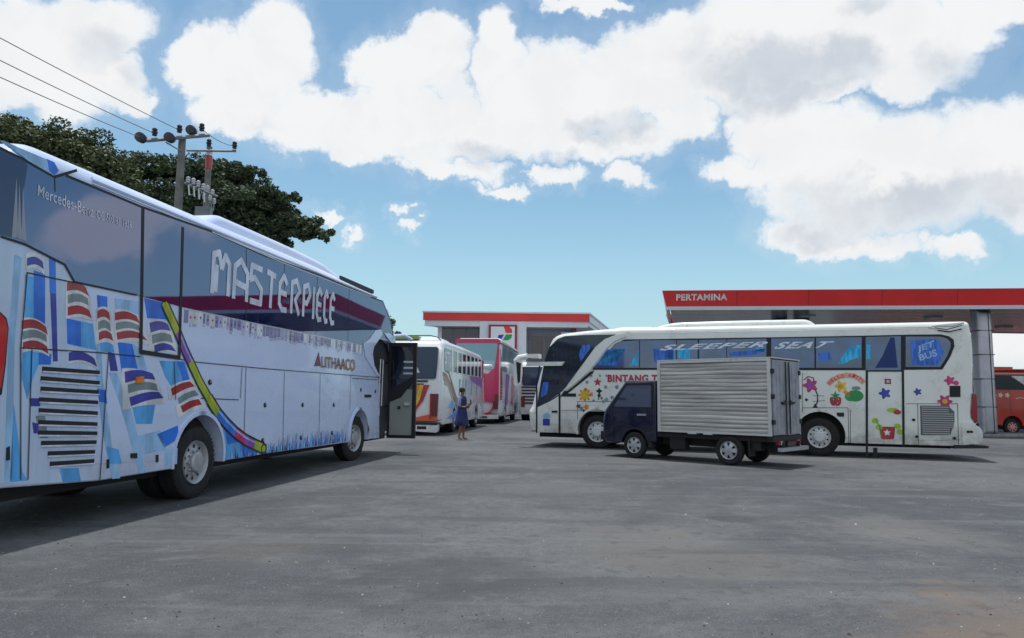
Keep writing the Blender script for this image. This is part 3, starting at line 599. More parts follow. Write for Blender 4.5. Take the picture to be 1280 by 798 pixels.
# white swept pillar round the doorway
mb = MB(T); mb.prism([(6.495, 2.629), (6.911, 2.773), (7.284, 3.005), (7.690, 3.071), (7.821, 2.965), (7.207, 2.605), (7.138, 2.430), (7.276, 2.171), (7.676, 1.936), (7.560, 1.913), (6.682, 2.329)], 0, .03, W_LB)
mb.prism([(7.941, 2.995), (8.316, 3.038), (8.717, 2.980), (8.803, 2.768), (8.601, 2.785)], 0, .03, W_LB); mb.build('door_pillar', lb)
mb = MB(T)
mb.tube([(7.92, -.06, 1.2), (7.95, -.05, 2.35)], .018, SILVER); mb.tube([(8.15, -.06, 1.2), (8.15, -.05, 2.35)], .018, SILVER); mb.tube([(7.92, -.06, 1.9), (8.15, -.06, 1.9)], .015, SILVER); mb.tube([(7.95, -.06, 2.35), (8.15, -.05, 2.35)], .015, SILVER)
mb.build('entrance_handrail', lb)
mb = MB(T); mb.box(7.95, 8.2, -.35, -.12, .95, 1.75, W_LB); mb.box(8.0, 8.5, -.6, -.1, .45, .62, INTER); mb.box(8.0, 8.5, -.8, -.3, .62, .85, INTER); mb.build('entrance_step', lb)
# swung-open door standing out square from the side
DX = 8.47
mb = MB(T); mb.box(DX - .03, DX + .03, .06, .64, .48, 1.62, mat('door inner panel grey', (.26, .29, .27), .5, vary=.1, vscale=2)); dr = mb.build('door', lb)
mb = MB(T)
for (a, b, z0, z1) in ((.64, .73, .40, 2.80), (.0, .06, .40, 2.80), (.06, .64, .40, .48), (.06, .64, 2.70, 2.80)): mb.box(DX - .04, DX + .04, a, b, z0, z1, DARK)
mb.prism([(.06, 1.30), (.35, 1.42), (.64, 1.80), (.64, 1.95), (.06, 1.62)], DX - .042, DX - .031, DARK, 'yz'); mb.tube([(DX + .02, .06, 1.2), (DX + .35, -.2, 1.2)], .02, DARK); mb.tube([(DX + .02, .06, 2.3), (DX + .35, -.2, 2.3)], .02, DARK); mb.build('door_frame', dr)
mb = MB(T); mb.box(DX - .015, DX + .015, .06, .64, 1.62, 2.70, GLASS_D); mb.build('door_glass', dr)
mb = MB(T); mb.box(DX - .085, DX - .04, .45, .60, 1.22, 1.29, SILVER); mb.lathe((DX - .05, 0, 0), [(0, 0)], SILVER) if False else mb.box(DX - .07, DX - .03, .28, .34, 1.13, 1.2, DARK); build_pieces(mb, 'door_handle', dr)
mb = MB(T)
for z in (2.00, 2.14, 2.29): mb.box(DX - .046, DX - .0405, .40, .64, z, z + .045, C_LETTER)
build_pieces(mb, 'door_bar', dr)
# front mirror on its arm
mb = MB(T); mb.tube([(8.9, -.1, 3.0), (9.2, .15, 3.05), (9.4, .3, 2.95)], .05, W_LB, 10); mm = mb.build('mirror_arm', lb)
mb = MB(T); pillow(mb, rnd_poly([(9.3, 2.55, .08), (9.5, 2.55, .08), (9.52, 3.08, .1), (9.3, 3.05, .1)]), lambda x, z: .05, .24, W_LB); o = mb.build('mirror_housing', mm)
o.location = (0, 1.25 - .35 + .1 - 0.1, 0)
mb = MB(); mb.prism([(9.46, 1.7), (9.40, 2.2), (8.95, 3.0), (8.6, 3.5), (8.55, 3.42), (8.88, 2.95), (9.33, 2.15), (9.38, 1.7)], -1.0, 1.0, GLASS_D); mb.build('windscreen', lb)

# ===== the coach standing across the yard on the right =====
RO = (8.1493, 19.5382); RA = 2.80901
rbus = bus_root('coach', RO, RA, 1, 'white coach with cartoon stickers and red writing parked side on behind the small box truck')
T = sideT(1)
BX1, BX2 = 0.0, 5.97
outr = (rnd_poly([(-3.30, .36), (-3.66, .42, .1), (-3.70, .86, .12), (-3.60, 1.0, .1), (-3.60, 1.7, .4), (-3.66, 2.9, .4), (-3.60, 3.50, .12), (-3.2, 3.50, .2), (-.2, 3.50, .2), (5.2, 3.51, .8), (6.3, 3.45, .5), (7.35, 3.33, .35), (7.78, 2.1, .6), (8.0, 1.2, .1), (8.10, 1.05, .05), (8.05, .42, .05)], 5)
        + [(7.1, .42), (6.60, .41)] + arch(BX2, .55, .58, .40, fwd=False) + [(3, .37)] + arch(BX1 - .02, .55, .62, .37, fwd=False) + [(-.9, .36)])
def radR(x, z):
    if z > 3.2: return .16
    if x > 7.4: return .22
    if x < -3.4: return .14
    return .02
mb = MB(); pillow(mb, outr, radR, BUSW, W_R); mb.build('body', rbus)
mb = MB(); mb.box(-3.1, 7.8, -.95, .95, .28, 1.25, UNDER); mb.build('underbody', rbus)
for q in (-1, 1):
    wheel(rbus, BX1, q * 1.23, .50, .29, q, 0, rim=RIM_W, rr=.58, dual=True)
    wheel(rbus, BX2, q * 1.20, .48, .29, q, 0, rim=RIM_W, rr=.62)
mb = MB(T)
for (cx, cz, r, zb) in ((BX1 - .02, .55, .62, .37), (BX2, .55, .58, .40)):
    A = arch(cx, cz, r + .06, zb); B = arch(cx, cz, r - .004, zb)
    for i in range(len(A) - 1): mb.prism([A[i], A[i + 1], B[i + 1], B[i]], .0, .02, W_R)
build_pieces(mb, 'wheel_arch_trim', rbus)
# side windows, aft of the swept white arch
ed = [(-2.235, 3.174), (-2.943, 3.168), (-3.120, 3.118), (-3.223, 3.025), (-3.233, 2.862), (-3.132, 2.600), (-2.939, 2.276)]
mb = MB(T); mb.prism([(4.066, 3.157), (2.479, 3.159), (0.400, 3.159), (-1.167, 3.165)] + ed + [(-2.197, 2.268), (-1.191, 2.259), (1.237, 2.262), (3.363, 2.277), (6.118, 2.281), (5.974, 2.457), (5.712, 2.736), (5.428, 3.037), (5.146, 3.162)], 0, .010, DARK); build_pieces(mb, 'window_seal', rbus)
mb = MB(T)
WP = [[(5.263, 3.105), (4.728, 3.132), (4.734, 2.336), (6.094, 2.340), (5.927, 2.480), (5.665, 2.759), (5.428, 3.014)], [(4.705, 3.132), (3.684, 3.117), (3.694, 2.334), (4.711, 2.336)], [(3.662, 3.117), (3.087, 3.113), (3.099, 2.332), (3.672, 2.334)], [(3.044, 3.112), (2.308, 3.119), (2.323, 2.330), (3.056, 2.332)], [(2.287, 3.118), (1.257, 3.125), (1.277, 2.328), (2.302, 2.330)],
      [(1.133, 3.123), (0.041, 3.127), (0.066, 2.325), (1.153, 2.327)], [(0.002, 3.127), (-1.108, 3.128), (-1.079, 2.322), (0.026, 2.324)], [(-1.203, 3.129), (-2.030, 3.136), (-1.995, 2.258), (-1.172, 2.259)]]
mb.v = []
for i, p in enumerate(WP):
    w_ = MB(T); w_.prism(p, 0, .014, GLASS_R); w_.build('side_window', rbus)
w_ = MB(T); w_.prism([(-2.141, 3.124), (-2.923, 3.111), (-3.082, 3.057), (-3.149, 2.965), (-3.143, 2.843), (-3.062, 2.620), (-2.888, 2.337), (-2.108, 2.340)], 0, .014, GLASS_R); w_.build('side_window', rbus)
# blue patches paint sky light seen through the panes, beside one dark drape
mb = MB(T); SKY_PATCH = mat('painted sky cyan', (.05, .55, 1.0), .3, vary=.5, vscale=6, stretch=(3, 1, .5)); SKY_PATCH2 = mat('painted sky blue', (.06, .20, .78), .3, vary=.5, vscale=6, stretch=(3, 1, .5))
for p, m in (([(5.998, 2.410), (5.407, 2.408), (5.124, 2.847), (5.147, 2.894), (5.664, 2.876)], SKY_PATCH2), ([(5.712, 2.806), (5.124, 2.894), (5.359, 2.524), (5.879, 2.456)], SKY_PATCH), ([(5.010, 2.406), (4.777, 2.797), (4.753, 2.866), (4.756, 2.405)], SKY_PATCH), ([(4.299, 2.495), (3.759, 2.492), (3.755, 2.833), (4.341, 2.885)], SKY_PATCH2), ([(3.892, 2.561), (3.736, 2.560), (3.732, 2.856), (3.956, 2.858)], SKY_PATCH), ([(3.624, 2.605), (3.315, 2.580), (3.311, 2.874), (3.643, 2.877)], SKY_PATCH),
             ([(2.232, 2.640), (1.641, 2.679), (1.307, 2.764), (1.305, 2.852), (2.230, 2.751)], SKY_PATCH2), ([(1.535, 2.766), (1.307, 2.764), (1.305, 2.873), (1.533, 2.876)], SKY_PATCH), ([(-0.058, 2.495), (-0.373, 2.535), (-0.302, 2.749), (-0.025, 2.708)], SKY_PATCH2), ([(-0.506, 2.429), (-0.608, 2.597), (-0.812, 2.892), (-1.082, 2.930), (-1.070, 2.615), (-0.838, 2.533), (-0.680, 2.428)], SKY_PATCH), ([(-1.201, 2.551), (-1.296, 2.551), (-1.310, 2.927), (-1.215, 2.929)], SKY_PATCH),
             ([(-1.401, 2.321), (-1.582, 2.632), (-1.787, 3.109), (-1.881, 3.107), (-1.923, 2.320)], mat('dark blue drape', (.012, .03, .16), .4)), ([(-2.257, 2.380), (-2.247, 3.019), (-2.866, 3.051), (-2.995, 2.723), (-2.836, 2.378)], SKY_PATCH2)):
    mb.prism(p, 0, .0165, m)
build_pieces(mb, 'curtain_sky_patch', rbus)
mb = MB(T)
for i, ch in enumerate('SLEEPER'): pass
text_on(mb, 'SLEEPER', [(4.160, 2.826), (1.304, 2.891), (1.197, 3.047), (4.090, 2.985)], .0182, C_LETTER, shear=.35, bold=.03, spacing=1.15)
text_on(mb, 'SEAT', [(1.079, 2.838), (-0.305, 2.859), (-0.467, 3.028), (0.992, 3.027)], .0182, C_LETTER, shear=.35, bold=.03, spacing=1.15)
mb.build('window_lettering', rbus)
mb = MB(T)
text_on(mb, 'JET', [(-2.397, 2.667), (-2.775, 2.817), (-2.784, 3.021), (-2.387, 2.862)], .0185, C_PALE, bold=.03)
text_on(mb, 'BUS', [(-2.444, 2.492), (-2.847, 2.622), (-2.810, 2.796), (-2.405, 2.646)], .0187, C_PALE, bold=.03)
mb.build('window_sticker', rbus)
# cab glass and swept arch
mb = MB(T); mb.prism([(7.169, 3.204), (6.946, 3.285), (6.359, 3.311), (5.403, 3.306), (5.735, 3.182), (6.022, 2.951), (6.407, 2.435), (6.965, 1.702), (7.087, 1.595), (7.382, 1.390), (7.792, 1.195), (7.685, 1.912), (7.564, 2.584), (7.416, 2.967)], 0, .011, GLASS_D); mb.build('cab_window', rbus)
mb = MB(T)
for p, m in (([(6.455, 2.530), (6.166, 2.905), (6.190, 3.024), (6.432, 3.003), (6.504, 2.719)], SKY_PATCH2), ([(7.681, 1.458), (7.483, 1.556), (7.435, 1.913), (7.610, 1.912)], SKY_PATCH2)): mb.prism(p, 0, .0135, m)
mb.prism([(7.090, 2.104), (6.917, 1.915), (6.819, 1.774), (6.916, 1.726), (7.113, 1.867)], 0, .0130, INTER); build_pieces(mb, 'cab_view_patch', rbus)  # blue pieces paint sky seen through the cab glass, dark piece is interior
mb = MB(T); mb.prism([(5.121, 3.313), (5.356, 3.305), (5.711, 3.159), (5.998, 2.927), (6.383, 2.411), (6.965, 1.678), (6.892, 1.679), (6.721, 1.798), (6.190, 2.246), (5.903, 2.620), (5.664, 2.923), (5.451, 3.108), (5.099, 3.243)], 0, .045, W_R); mb.prism([(6.965, 1.655), (6.867, 1.655), (6.697, 1.774), (6.166, 2.222), (6.046, 2.269), (6.094, 2.176), (6.697, 1.704), (6.916, 1.537), (7.087, 1.465)], 0, .012, DARK); mb.build('swept_pillar', rbus)
# front door
mb = MB(T); mb.prism([(7.792, 1.159), (7.382, 1.355), (7.112, 1.523), (7.107, 0.430), (7.786, 0.425)], 0, .008, W_R); fd = mb.build('door', rbus)
mb = MB(T); seam(mb, [(7.798, 0.401), (7.810, 1.864), (7.714, 2.464)], .05, .0095, DARK); seam(mb, [(7.094, 0.407), (7.100, 1.583)], .06, .0100, DARK); seam(mb, [(7.804, 1.171), (7.382, 1.367), (7.112, 1.535)], .03, .0105, DARK); mb.build('door_seal', fd)
mb = MB(T); mb.prism([(7.331, 1.013), (7.158, 1.016), (7.159, 1.075), (7.331, 1.072)], 0, .03, DARK); build_pieces(mb, 'door_handle', fd)
# hatches, seams
mb = MB(T)
for p in ([(6.549, 0.445), (6.551, 1.353), (5.645, 1.364)], [(7.063, 1.548), (6.599, 1.552)], [(0.395, 1.259), (-0.718, 1.276), (-0.707, 0.406)], [(-2.088, 1.399), (-3.236, 1.414), (-3.206, 0.401)], [(-2.343, 1.402), (-2.317, 0.374)], [(-0.773, 1.235), (-0.744, 0.387)], [(0.368, 2.197), (0.399, 1.132)], [(5.645, 1.364), (4.220, 1.314)]): seam(mb, p, .014, .003)
build_pieces(mb, 'panel_gap', rbus)
mb = MB(T); mb.prism([(6.989, 1.489), (6.599, 1.493), (6.599, 1.587), (6.989, 1.584)], 0, .01, DARK); mb.prism([(-0.440, 1.042), (-0.614, 1.046), (-0.617, 1.150), (-0.444, 1.147)], 0, .02, DARK); mb.prism([(-3.067, 1.582), (-3.305, 1.584), (-3.318, 1.864), (-3.080, 1.863)], 0, .012, DARK)
build_pieces(mb, 'vent_slot', rbus)
mb = MB(T); seam(mb, [(-1.116, -0.031), (-1.200, 2.248), (-2.040, 2.247), (-1.980, 0.323)], .055, .012, DARK); mb.build('emergency_door_frame', rbus)
mb = MB(T); mb.prism([(-1.276, -0.005), (-1.369, -0.001), (-1.379, 0.263), (-1.286, 0.260)], -.1, -.02, DARK); build_pieces(mb, 'mudflap', rbus)
# rear side grille
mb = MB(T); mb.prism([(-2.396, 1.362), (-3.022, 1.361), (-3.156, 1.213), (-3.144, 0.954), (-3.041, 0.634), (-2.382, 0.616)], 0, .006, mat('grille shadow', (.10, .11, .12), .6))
for i in range(13):
    y = 508.5 + i * 2.8; t = (y - 507) / 37.0
    pass
for i in range(13):
    z = 1.335 - i * .055; xr = -2.44 if True else 0
    x1 = -3.03 - (.10 if 2 < i < 10 else 0.0)
    mb.prism([(-2.42, z), (x1, z), (x1, z - .028), (-2.42, z - .028)], 0, .022, mat('grille louvre', (.34, .35, .37), .45, metal=.2))
mb.build('side_grille', rbus)
mb = MB(T); mb.prism([(-3.506, 1.219), (-3.589, 1.677), (-3.665, 1.638), (-3.648, 0.945), (-3.516, 1.061)], -.16, .008, mat('tail lamp maroon', (.25, .01, .02), .2, coat=.5)); mb.build('tail_lamp', rbus)
mb = MB(T); mb.prism(rnd_poly([(-3.30, .40, .04), (-3.72, .44, .08), (-3.76, .78, .15), (-3.55, .95, .1), (-3.30, .98, .05)]), -.3, .02, W_R)
mb.prism([(-3.1, .30), (-3.85, .33), (-3.86, .385), (-3.1, .395)], -.6, .01, DARK); mb.build('rear_bumper', rbus)
for q in [(-2.801, 0.787), (-2.327, 0.595), (-2.253, 0.996), (-3.179, 0.578)]: pass
mb = MB(T)
for q in [(-2.290, 0.574), (-3.125, 0.557), (-2.235, 0.995), (-3.430, 0.723), (-3.499, 0.725), (-3.646, 0.906)]: mb.prism(disc(q[0], q[1], .04, .035, 10), 0, .022, DARK)
build_pieces(mb, 'hatch_catch', rbus)
# roof units
roof_pod(rbus, -.1, 4.6, 3.49, .19, 1.9, W_R, slope=.7); roof_pod(rbus, 4.3, 5.8, 3.47, .10, 1.7, W_R, name='roof_hatch', slope=.3)
mb = MB(T); mb.tube([(s, -.04, 3.33) for s in (-2.9, -1, 1, 3, 5.0)], .045, W_R, 8); mb.build('roof_gutter', rbus)
mb = MB(T); mb.prism([(-3.474, 3.467), (-2.882, 3.409), (-2.663, 3.362), (-3.106, 3.210), (-3.429, 3.265)], -.06, .025, W_R); seam(mb, [(-2.807, 3.339), (-3.074, 3.282), (-3.417, 3.387)], .022, .0265, SEAM); seam(mb, [(-2.876, 3.276), (-3.125, 3.230), (-3.412, 3.296)], .03, .0268, DARK); seam(mb, [(-2.755, 3.381), (-3.203, 3.361), (-3.454, 3.437)], .012, .027, SEAM); mb.build('rear_roof_fairing', rbus)
# mirror assembly at the front
mb = MB(T); mb.prism([(8.118, 2.393), (7.017, 2.401), (6.919, 2.520), (8.094, 2.514)], -.02, .12, W_R); mb.prism([(7.892, 2.622), (7.690, 2.620), (7.691, 2.753), (8.070, 2.744), (8.222, 2.660)], -.06, .26, W_R); mb.tube([[(8.044, 2.683)][0][:1] + (.18,) + [(8.044, 2.683)][0][1:], [(8.299, 2.637)][0][:1] + (.25,) + [(8.299, 2.637)][0][1:], [(8.400, 2.516)][0][:1] + (.25,) + [(8.400, 2.516)][0][1:]], .09, W_R, 10); ma = mb.build('mirror_arm', rbus)
mb = MB(T); mb.prism(rnd_poly([q + (.1,) for q in [(8.427, 2.589), (8.222, 2.588), (8.217, 2.103), (8.290, 1.765), (8.418, 1.813)]]), .15, .36, W_R); mb.prism([(8.349, 2.515), (8.195, 2.466), (8.215, 1.910), (8.291, 1.861)], .365, .37, DARK); mb.build('mirror_housing', ma)
# red name and stickers
mb = MB(T)
text_on(mb, 'BINTANG T', [(5.655, 1.920), (4.214, 1.921), (4.212, 2.139), (5.655, 2.143)], .006, C_TEXT_RED, bold=.045, spacing=1.1); mb.build('operator_lettering', rbus)
mb = MB(T); st = lambda P, m, o=.005: mb.prism(P, 0, o, m)
def at(px): return px[0]
c = at([(5.951, 1.919)]); st(star(*c, .13), C_RED)
c = at([(6.334, 1.543)]); st(flower(*c, .21, 8), C_ORG); st([(c[0] - .11, c[1] - .11), (c[0] + .11, c[1] - .11), (c[0] + .11, c[1] + .11), (c[0] - .11, c[1] + .11)], C_YEL, .007)
c = at([(5.904, 1.663)]); st(flower(*c, .09, 4), C_BLACK); st(disc(c[0], c[1] - .13, .05), C_BLACK); strokes(mb, [[(c[0], c[1] - .05), (c[0] + .02, c[1] - .26)]], .03, .0055, C_BLACK)
for q, r_, m in (([(6.526, 1.213)], .08, C_BROWN), ([(6.430, 1.145)], .07, C_GREY), ([(6.286, 1.194)], .09, C_ORG), ([(6.358, 1.076)], .05, C_BLACK), ([(6.142, 1.568)], .07, C_ORG), ([(6.262, 1.918)], .055, C_GREY), ([(6.142, 2.105)], .05, C_GREY), ([(5.715, 1.780)], .06, C_GREY), ([(6.071, 1.382)], .05, C_GREY), ([(5.786, 1.363)], .06, C_GREY),
                 ([(5.386, 1.782)], .07, C_LAV), ([(5.690, 2.106)], .04, C_GREY), ([(5.880, 2.106)], .04, C_GREY), ([(5.692, 1.410)], .07, C_GREY), ([(5.527, 1.481)], .06, C_GREY), ([(5.833, 1.455)], .04, C_BLACK), ([(6.286, 1.707)], .05, C_ORG)): st(flower(*at(q), r_, 5), m)
# door stickers: blossom and little blue flag
c = at([(7.529, 1.057)]); st(disc(c[0], c[1], .13, .07), C_NAVY); st(disc(c[0] + .12, c[1], .08, .06), C_GREEN, .006); c = at([(7.502, 0.726)]); st([(c[0] - .11, c[1] - .1), (c[0] + .11, c[1] - .1), (c[0] + .11, c[1] + .1), (c[0] - .11, c[1] + .1)], C_NAVY, .010); st(disc(c[0], c[1] + .18, .12, .09), C_PALE, .009)
# cherry, arch with writing, blossom, leaf, berry
c = at([(0.179, 1.856)]); st(flower(c[0], c[1], .20, 5), C_PINK); st(flower(c[0] + .02, c[1], .11, 5), C_PURP, .0065); strokes(mb, [[(c[0] + .16, c[1] + .14), (c[0] + .05, c[1] + .24), (c[0] - .08, c[1] + .2), (c[0] - .1, c[1] + .05)]], .025, .0075, C_BROWN)
strokes(mb, [[(0.064, 1.750), (0.009, 1.603), (0.014, 1.434), (0.078, 1.285)]], .03, .006, C_BLACK); strokes(mb, [[(0.128, 1.580), (-0.147, 1.583)]], .012, .0065, C_BLACK); strokes(mb, [[(0.132, 1.432), (-0.163, 1.457)]], .012, .0066, C_BLACK)
st(flower(*at([(0.289, 1.473)]), .05, 4), C_BLACK); st(star(*at([(0.077, 1.306)]), .08, 3), C_BLACK)
ARC = [(-0.254, 1.879), (-0.375, 2.006), (-0.533, 2.091), (-0.708, 2.129), (-0.881, 2.112), (-1.012, 2.039), (-1.122, 1.925)]
strokes(mb, [ARC], .13, .006, mat('peach arch', (.72, .36, .26), .4, coat=.3))
word = 'HELLO KITTY'

def arcpt(t):
    k = t * (len(ARC) - 1); i = min(int(k), len(ARC) - 2); f_ = k - i; a, b = Vector(ARC[i]), Vector(ARC[i + 1]); return a.lerp(b, f_), (b - a).normalized()
for i, ch in enumerate(word):
    if ch == ' ': continue
    p, d = arcpt(.06 + .88 * i / (len(word) - 1)); q = Vector((d.y, -d.x)); q = q if q.y > 0 else -q; hx = d * .035; hz = q * .045
    text_on(mb, ch, [tuple(p - hx - hz), tuple(p + hx - hz), tuple(p + hx + hz), tuple(p - hx + hz)], .0075, C_TEXT_RED, bold=.02)
c = at([(-0.564, 1.839)]); st(flower(c[0], c[1], .16, 5), C_YEL); st(disc(c[0], c[1], .06), C_ORG, .0065)
st([(-0.676, 1.735), (-0.788, 1.652), (-0.728, 1.568), (-0.597, 1.692)], C_ORG, .006)
c = at([(-0.900, 1.591)]); st(disc(c[0], c[1], .20, .15), C_GREEN, .0055); st(disc(c[0] + .12, c[1] - .03, .13, .11), C_GREEN, .006); c = at([(-0.927, 1.789)]); st(disc(c[0], c[1], .11, .05), C_GREY, .0058)
c = at([(-0.425, 1.439)]); st(rnd_poly([(c[0] - .15, c[1] + .12, .08), (c[0] + .15, c[1] + .12, .08), (c[0] + .12, c[1] - .12, .1), (c[0] - .12, c[1] - .12, .1)]), C_RED); st(star(c[0], c[1] + .15, .13, 5, .4), C_GREEN, .0068)
for q in [(-0.378, 1.480), (-0.472, 1.398), (-0.411, 1.334), (-0.494, 1.503)]: st(disc(*q, .012), C_WHITE, .0072)
# on the emergency door: blossoms, leaves and a red heart patch
c = at([(-1.687, 1.969)]); st([(c[0] - .07, c[1] - .07), (c[0] + .08, c[1] - .07), (c[0] + .08, c[1] + .07), (c[0] - .07, c[1] + .07)], C_RED); st(disc(c[0], c[1], .035), C_PALE, .0065)
c = at([(-1.600, 1.659)]); st(flower(c[0], c[1], .15, 5), C_NAVY)
c = at([(-1.769, 1.231)]); st(disc(c[0], c[1], .14, .06), C_LIME); st(disc(c[0] - .1, c[1] - .05, .09, .06), C_RED, .006)
c = at([(-1.617, 0.657)]); st(rnd_poly([(c[0] - .19, c[1] + .15, .05), (c[0] + .19, c[1] + .15, .05), (c[0] + .15, c[1] - .17, .05), (c[0] - .15, c[1] - .17, .05)]), C_RED); st(star(c[0], c[1], .09, 5, .5), C_WHITE, .0065)
for q, m in (([(-1.349, 0.957)], C_LIME), ([(-1.437, 0.795)], C_LIME), ([(-1.863, 0.825)], C_LIME), ([(-1.912, 0.685)], C_LIME)): st(disc(*at(q), .08, .07), m, .0052)
strokes(mb, [[(-1.351, 0.998), (-1.455, 0.795), (-1.481, 0.511)]], .02, .0058, C_GREEN)
# behind the door
c = at([(-2.356, 1.706)]); st(flower(c[0], c[1], .10, 5), C_NAVY); c = at([(-2.956, 1.470)]); st(flower(c[0], c[1], .18, 6), C_PINK); st(disc(c[0], c[1], .06), C_YEL, .0062)
c = at([(-3.086, 1.994)]); st(flower(c[0], c[1], .13, 5), C_PINK); st(disc(c[0] - .14, c[1] - .06, .06), C_PINK)
build_pieces(mb, 'sticker', rbus)

# ===== generic coaches seen from behind =====
def back_bus(O, ang, Ln, Ht, label, paint, style):
    root = bus_root('coach', O, ang, -1, label)
    T = sideT(-1); a1, a2 = Ln * .27, Ln * .27 + Ln * .5
    ol = ([(.05, .50), (.3, .40)] + arch(a1, .55, .58, .40) + arch(a2, .55, .58, .40) + rnd_poly([(Ln - .1, .45, .1), (Ln, 1.2, .3), (Ln - .2, 2.2, .4), (Ln - .9, Ht - .05, .5), (Ln * .5, Ht, .3), (.35, Ht, .35), (.04, Ht - .7, .4), (-.04, 1.9, .5), (0, .55, .1)], 5))
    mb = MB(); pillow(mb, ol, lambda x, z: .22 if z > Ht - .35 else (.09 if x < .2 or x > Ln - .4 else .02), BUSW, paint); mb.build('body', root)
    mb = MB(); mb.box(.3, Ln - .3, -.95, .95, .25, 1.2, UNDER); mb.build('underbody', root)
    for q in (-1, 1):
        wheel(root, a1, q * 1.22, .5, .28, q, dual=True); wheel(root, a2, q * 1.22, .5, .28, q)
    return root, T
# white and orange coach
BA = math.atan2(1, .115)
b2, T = back_bus((-2.62, 27.4), BA, 10.9, 3.63, 'white coach with orange swooshes seen from behind beside the person in blue', W_BUS, 'orange')
ang2 = BA
def rearbox(root, y0, y1, z0, z1, m, name, x=-.03, dep=.09):
    mb = MB(); mb.box(x - .012, x + dep, y0, y1, z0, z1, m); return mb.build(name, root)
# local y: +left, -right (seen from behind: left is left)
mb = MB(); mb.prism(rnd_poly([(1.15, 3.30, .15), (-1.14, 3.30, .12), (-1.06, 2.1, .1), (1.05, 2.1, .12)]), -.065, .06, GLASS_REAR, 'yz'); mb.build('rear_window', b2)
mb = MB()
for (y0, y1, z0, z1) in ((.95, -.75, 1.98, 2.05), (.95, -.60, 1.82, 1.93), (.95, -.10, 1.56, 1.70), (.95, -.05, 1.62, 1.66), (.9, .02, 1.30, 1.38), (.9, .05, 1.14, 1.22), (.9, .3, 1.0, 1.07)): mb.box(-.062, .03, y1, y0, z0, z1, C_BLACK)
build_pieces(mb, 'rear_stripe', b2)
mb = MB()
for z in (2.33, 2.50): mb.box(-.074, -.066, -.30, .15, z, z + .05, C_LETTER)
mb.prism([(-.30, 2.33), (-.44, 2.33), (-.34, 2.55), (-.25, 2.55)], -.074, -.066, C_LETTER, 'yz')
mb.build('window_sticker', b2)
mb = MB()
mb.prism([(-.32, 1.88), (-.55, 1.88), (-.42, 1.4), (-.05, .62)], -.078, -.02, C_ORG, 'yz'); mb.prism([(-.60, 1.88), (-.82, 1.88), (-.60, 1.3), (-.12, .66)], -.0785, -.02, C_TEXT_RED, 'yz'); mb.prism([(-.47, 1.88), (-.60, 1.88), (-.48, 1.35), (-.12, .68)], -.081, -.02, C_YEL, 'yz')
mb.build('rear_swoosh', b2)
mb = MB(); mb.prism([(1.0, .62), (1.0, .55), (-1.12, .55), (-1.16, .95), (-.9, .80), (-.3, .66)], -.07, .0, mat('orange red skirt', (.62, .10, .03), .3, coat=.4), 'yz'); mb.build('skirt_stripe', b2)
mb = MB(); mb.prism([(-.86, .72), (-1.14, .72), (-1.18, 1.55), (-.9, 1.55)], -.095, .0, mat('tail lamp dark red', (.14, .02, .02), .25, coat=.4), 'yz'); mb.prism([(-.86, .62), (-.91, .62), (-.91, 1.56), (-.86, 1.56)], -.10, .0, C_RED, 'yz'); mb.build('tail_lamp', b2)
mb = MB(); mb.prism([(.86, .72), (1.14, .72), (1.18, 1.55), (.9, 1.55)], -.095, .0, MATS['tail lamp dark red'], 'yz'); mb.build('tail_lamp', b2)
mb = MB(); mb.box(-.11, .1, -1.17, 1.17, .40, .50, C_BLACK); mb.prism(rnd_poly([(1.18, .24, .05), (1.18, .42), (-1.18, .42), (-1.18, .12, .1), (-.4, .16), (.2, .26)]), -.10, .2, W_BUS, 'yz'); mb.box(-.112, 0, -.75, -.4, .24, .35, DARK); mb.build('rear_bumper', b2)
roof_pod(b2, .5, 4.0, 3.60, .16, 1.9, W_BUS)
mb = MB(); mb.box(.42, .9, -.25, .75, 3.62, 3.74, mat('olive roof hatch', (.25, .34, .05), .5)); mb.build('roof_hatch', b2)
mb = MB(); mb.tube([(.45, 1.05, 3.55), (.45, .85, 3.76), (.45, -.7, 3.77), (.45, -1.0, 3.70), (.5, -1.15, 3.52)], .018, DARK); mb.build('roof_rail', b2)
# right flank: window band with pillars, brown swirls, violet patches
mb = MB(T); mb.prism(rnd_poly([(.5, 2.45, .1), (10.2, 2.45, .1), (10.3, 3.30, .1), (.5, 3.30, .1)]), 0, .01, GLASS_D); mb.build('side_window', b2)
mb = MB(T)
for i in range(8):
    x = 1.9 + i * 1.08; mb.prism([(x, 2.42), (x + .34, 2.42), (x + .26, 3.32), (x - .06, 3.32)], 0, .02, W_BUS)
build_pieces(mb, 'window_pillar', b2)
mb = MB(T); text_on(mb, 'STJ', [(.55, 2.55), (1.75, 2.55), (1.75, 3.2), (.55, 3.2)], .014, C_LETTER, bold=.03); mb.build('window_lettering', b2)
mb = MB(T)
for k, (m, dz_) in enumerate(((mat('bronze swirl', (.34, .20, .12), .4), 0), (C_BROWN, -.16), (mat('sand swirl', (.50, .40, .30), .4), -.32), (MATS['bronze swirl'], .18))):
    strokes(mb, [[(.25 + k * .15, 2.3 + dz_), (1.0 + k * .12, 2.25 + dz_), (2.0, 1.85 + dz_), (3.1, 1.2 + dz_), (4.6, .95 + dz_ * .6), (6.2, 1.0 + dz_ * .4)]], .16, .003 + k * .0012, m)
for i in range(9): mb.prism([(3.6 + i * .75, 1.5), (3.85 + i * .75, 1.5), (3.95 + i * .75, 2.2), (3.7 + i * .75, 2.2)], 0, .004, C_PALE if i % 2 else C_GREY)
mb.prism([(6.5, 2.2), (9.8, 1.9), (10.2, 2.42), (6.2, 2.42)], 0, .0055, C_PURP)
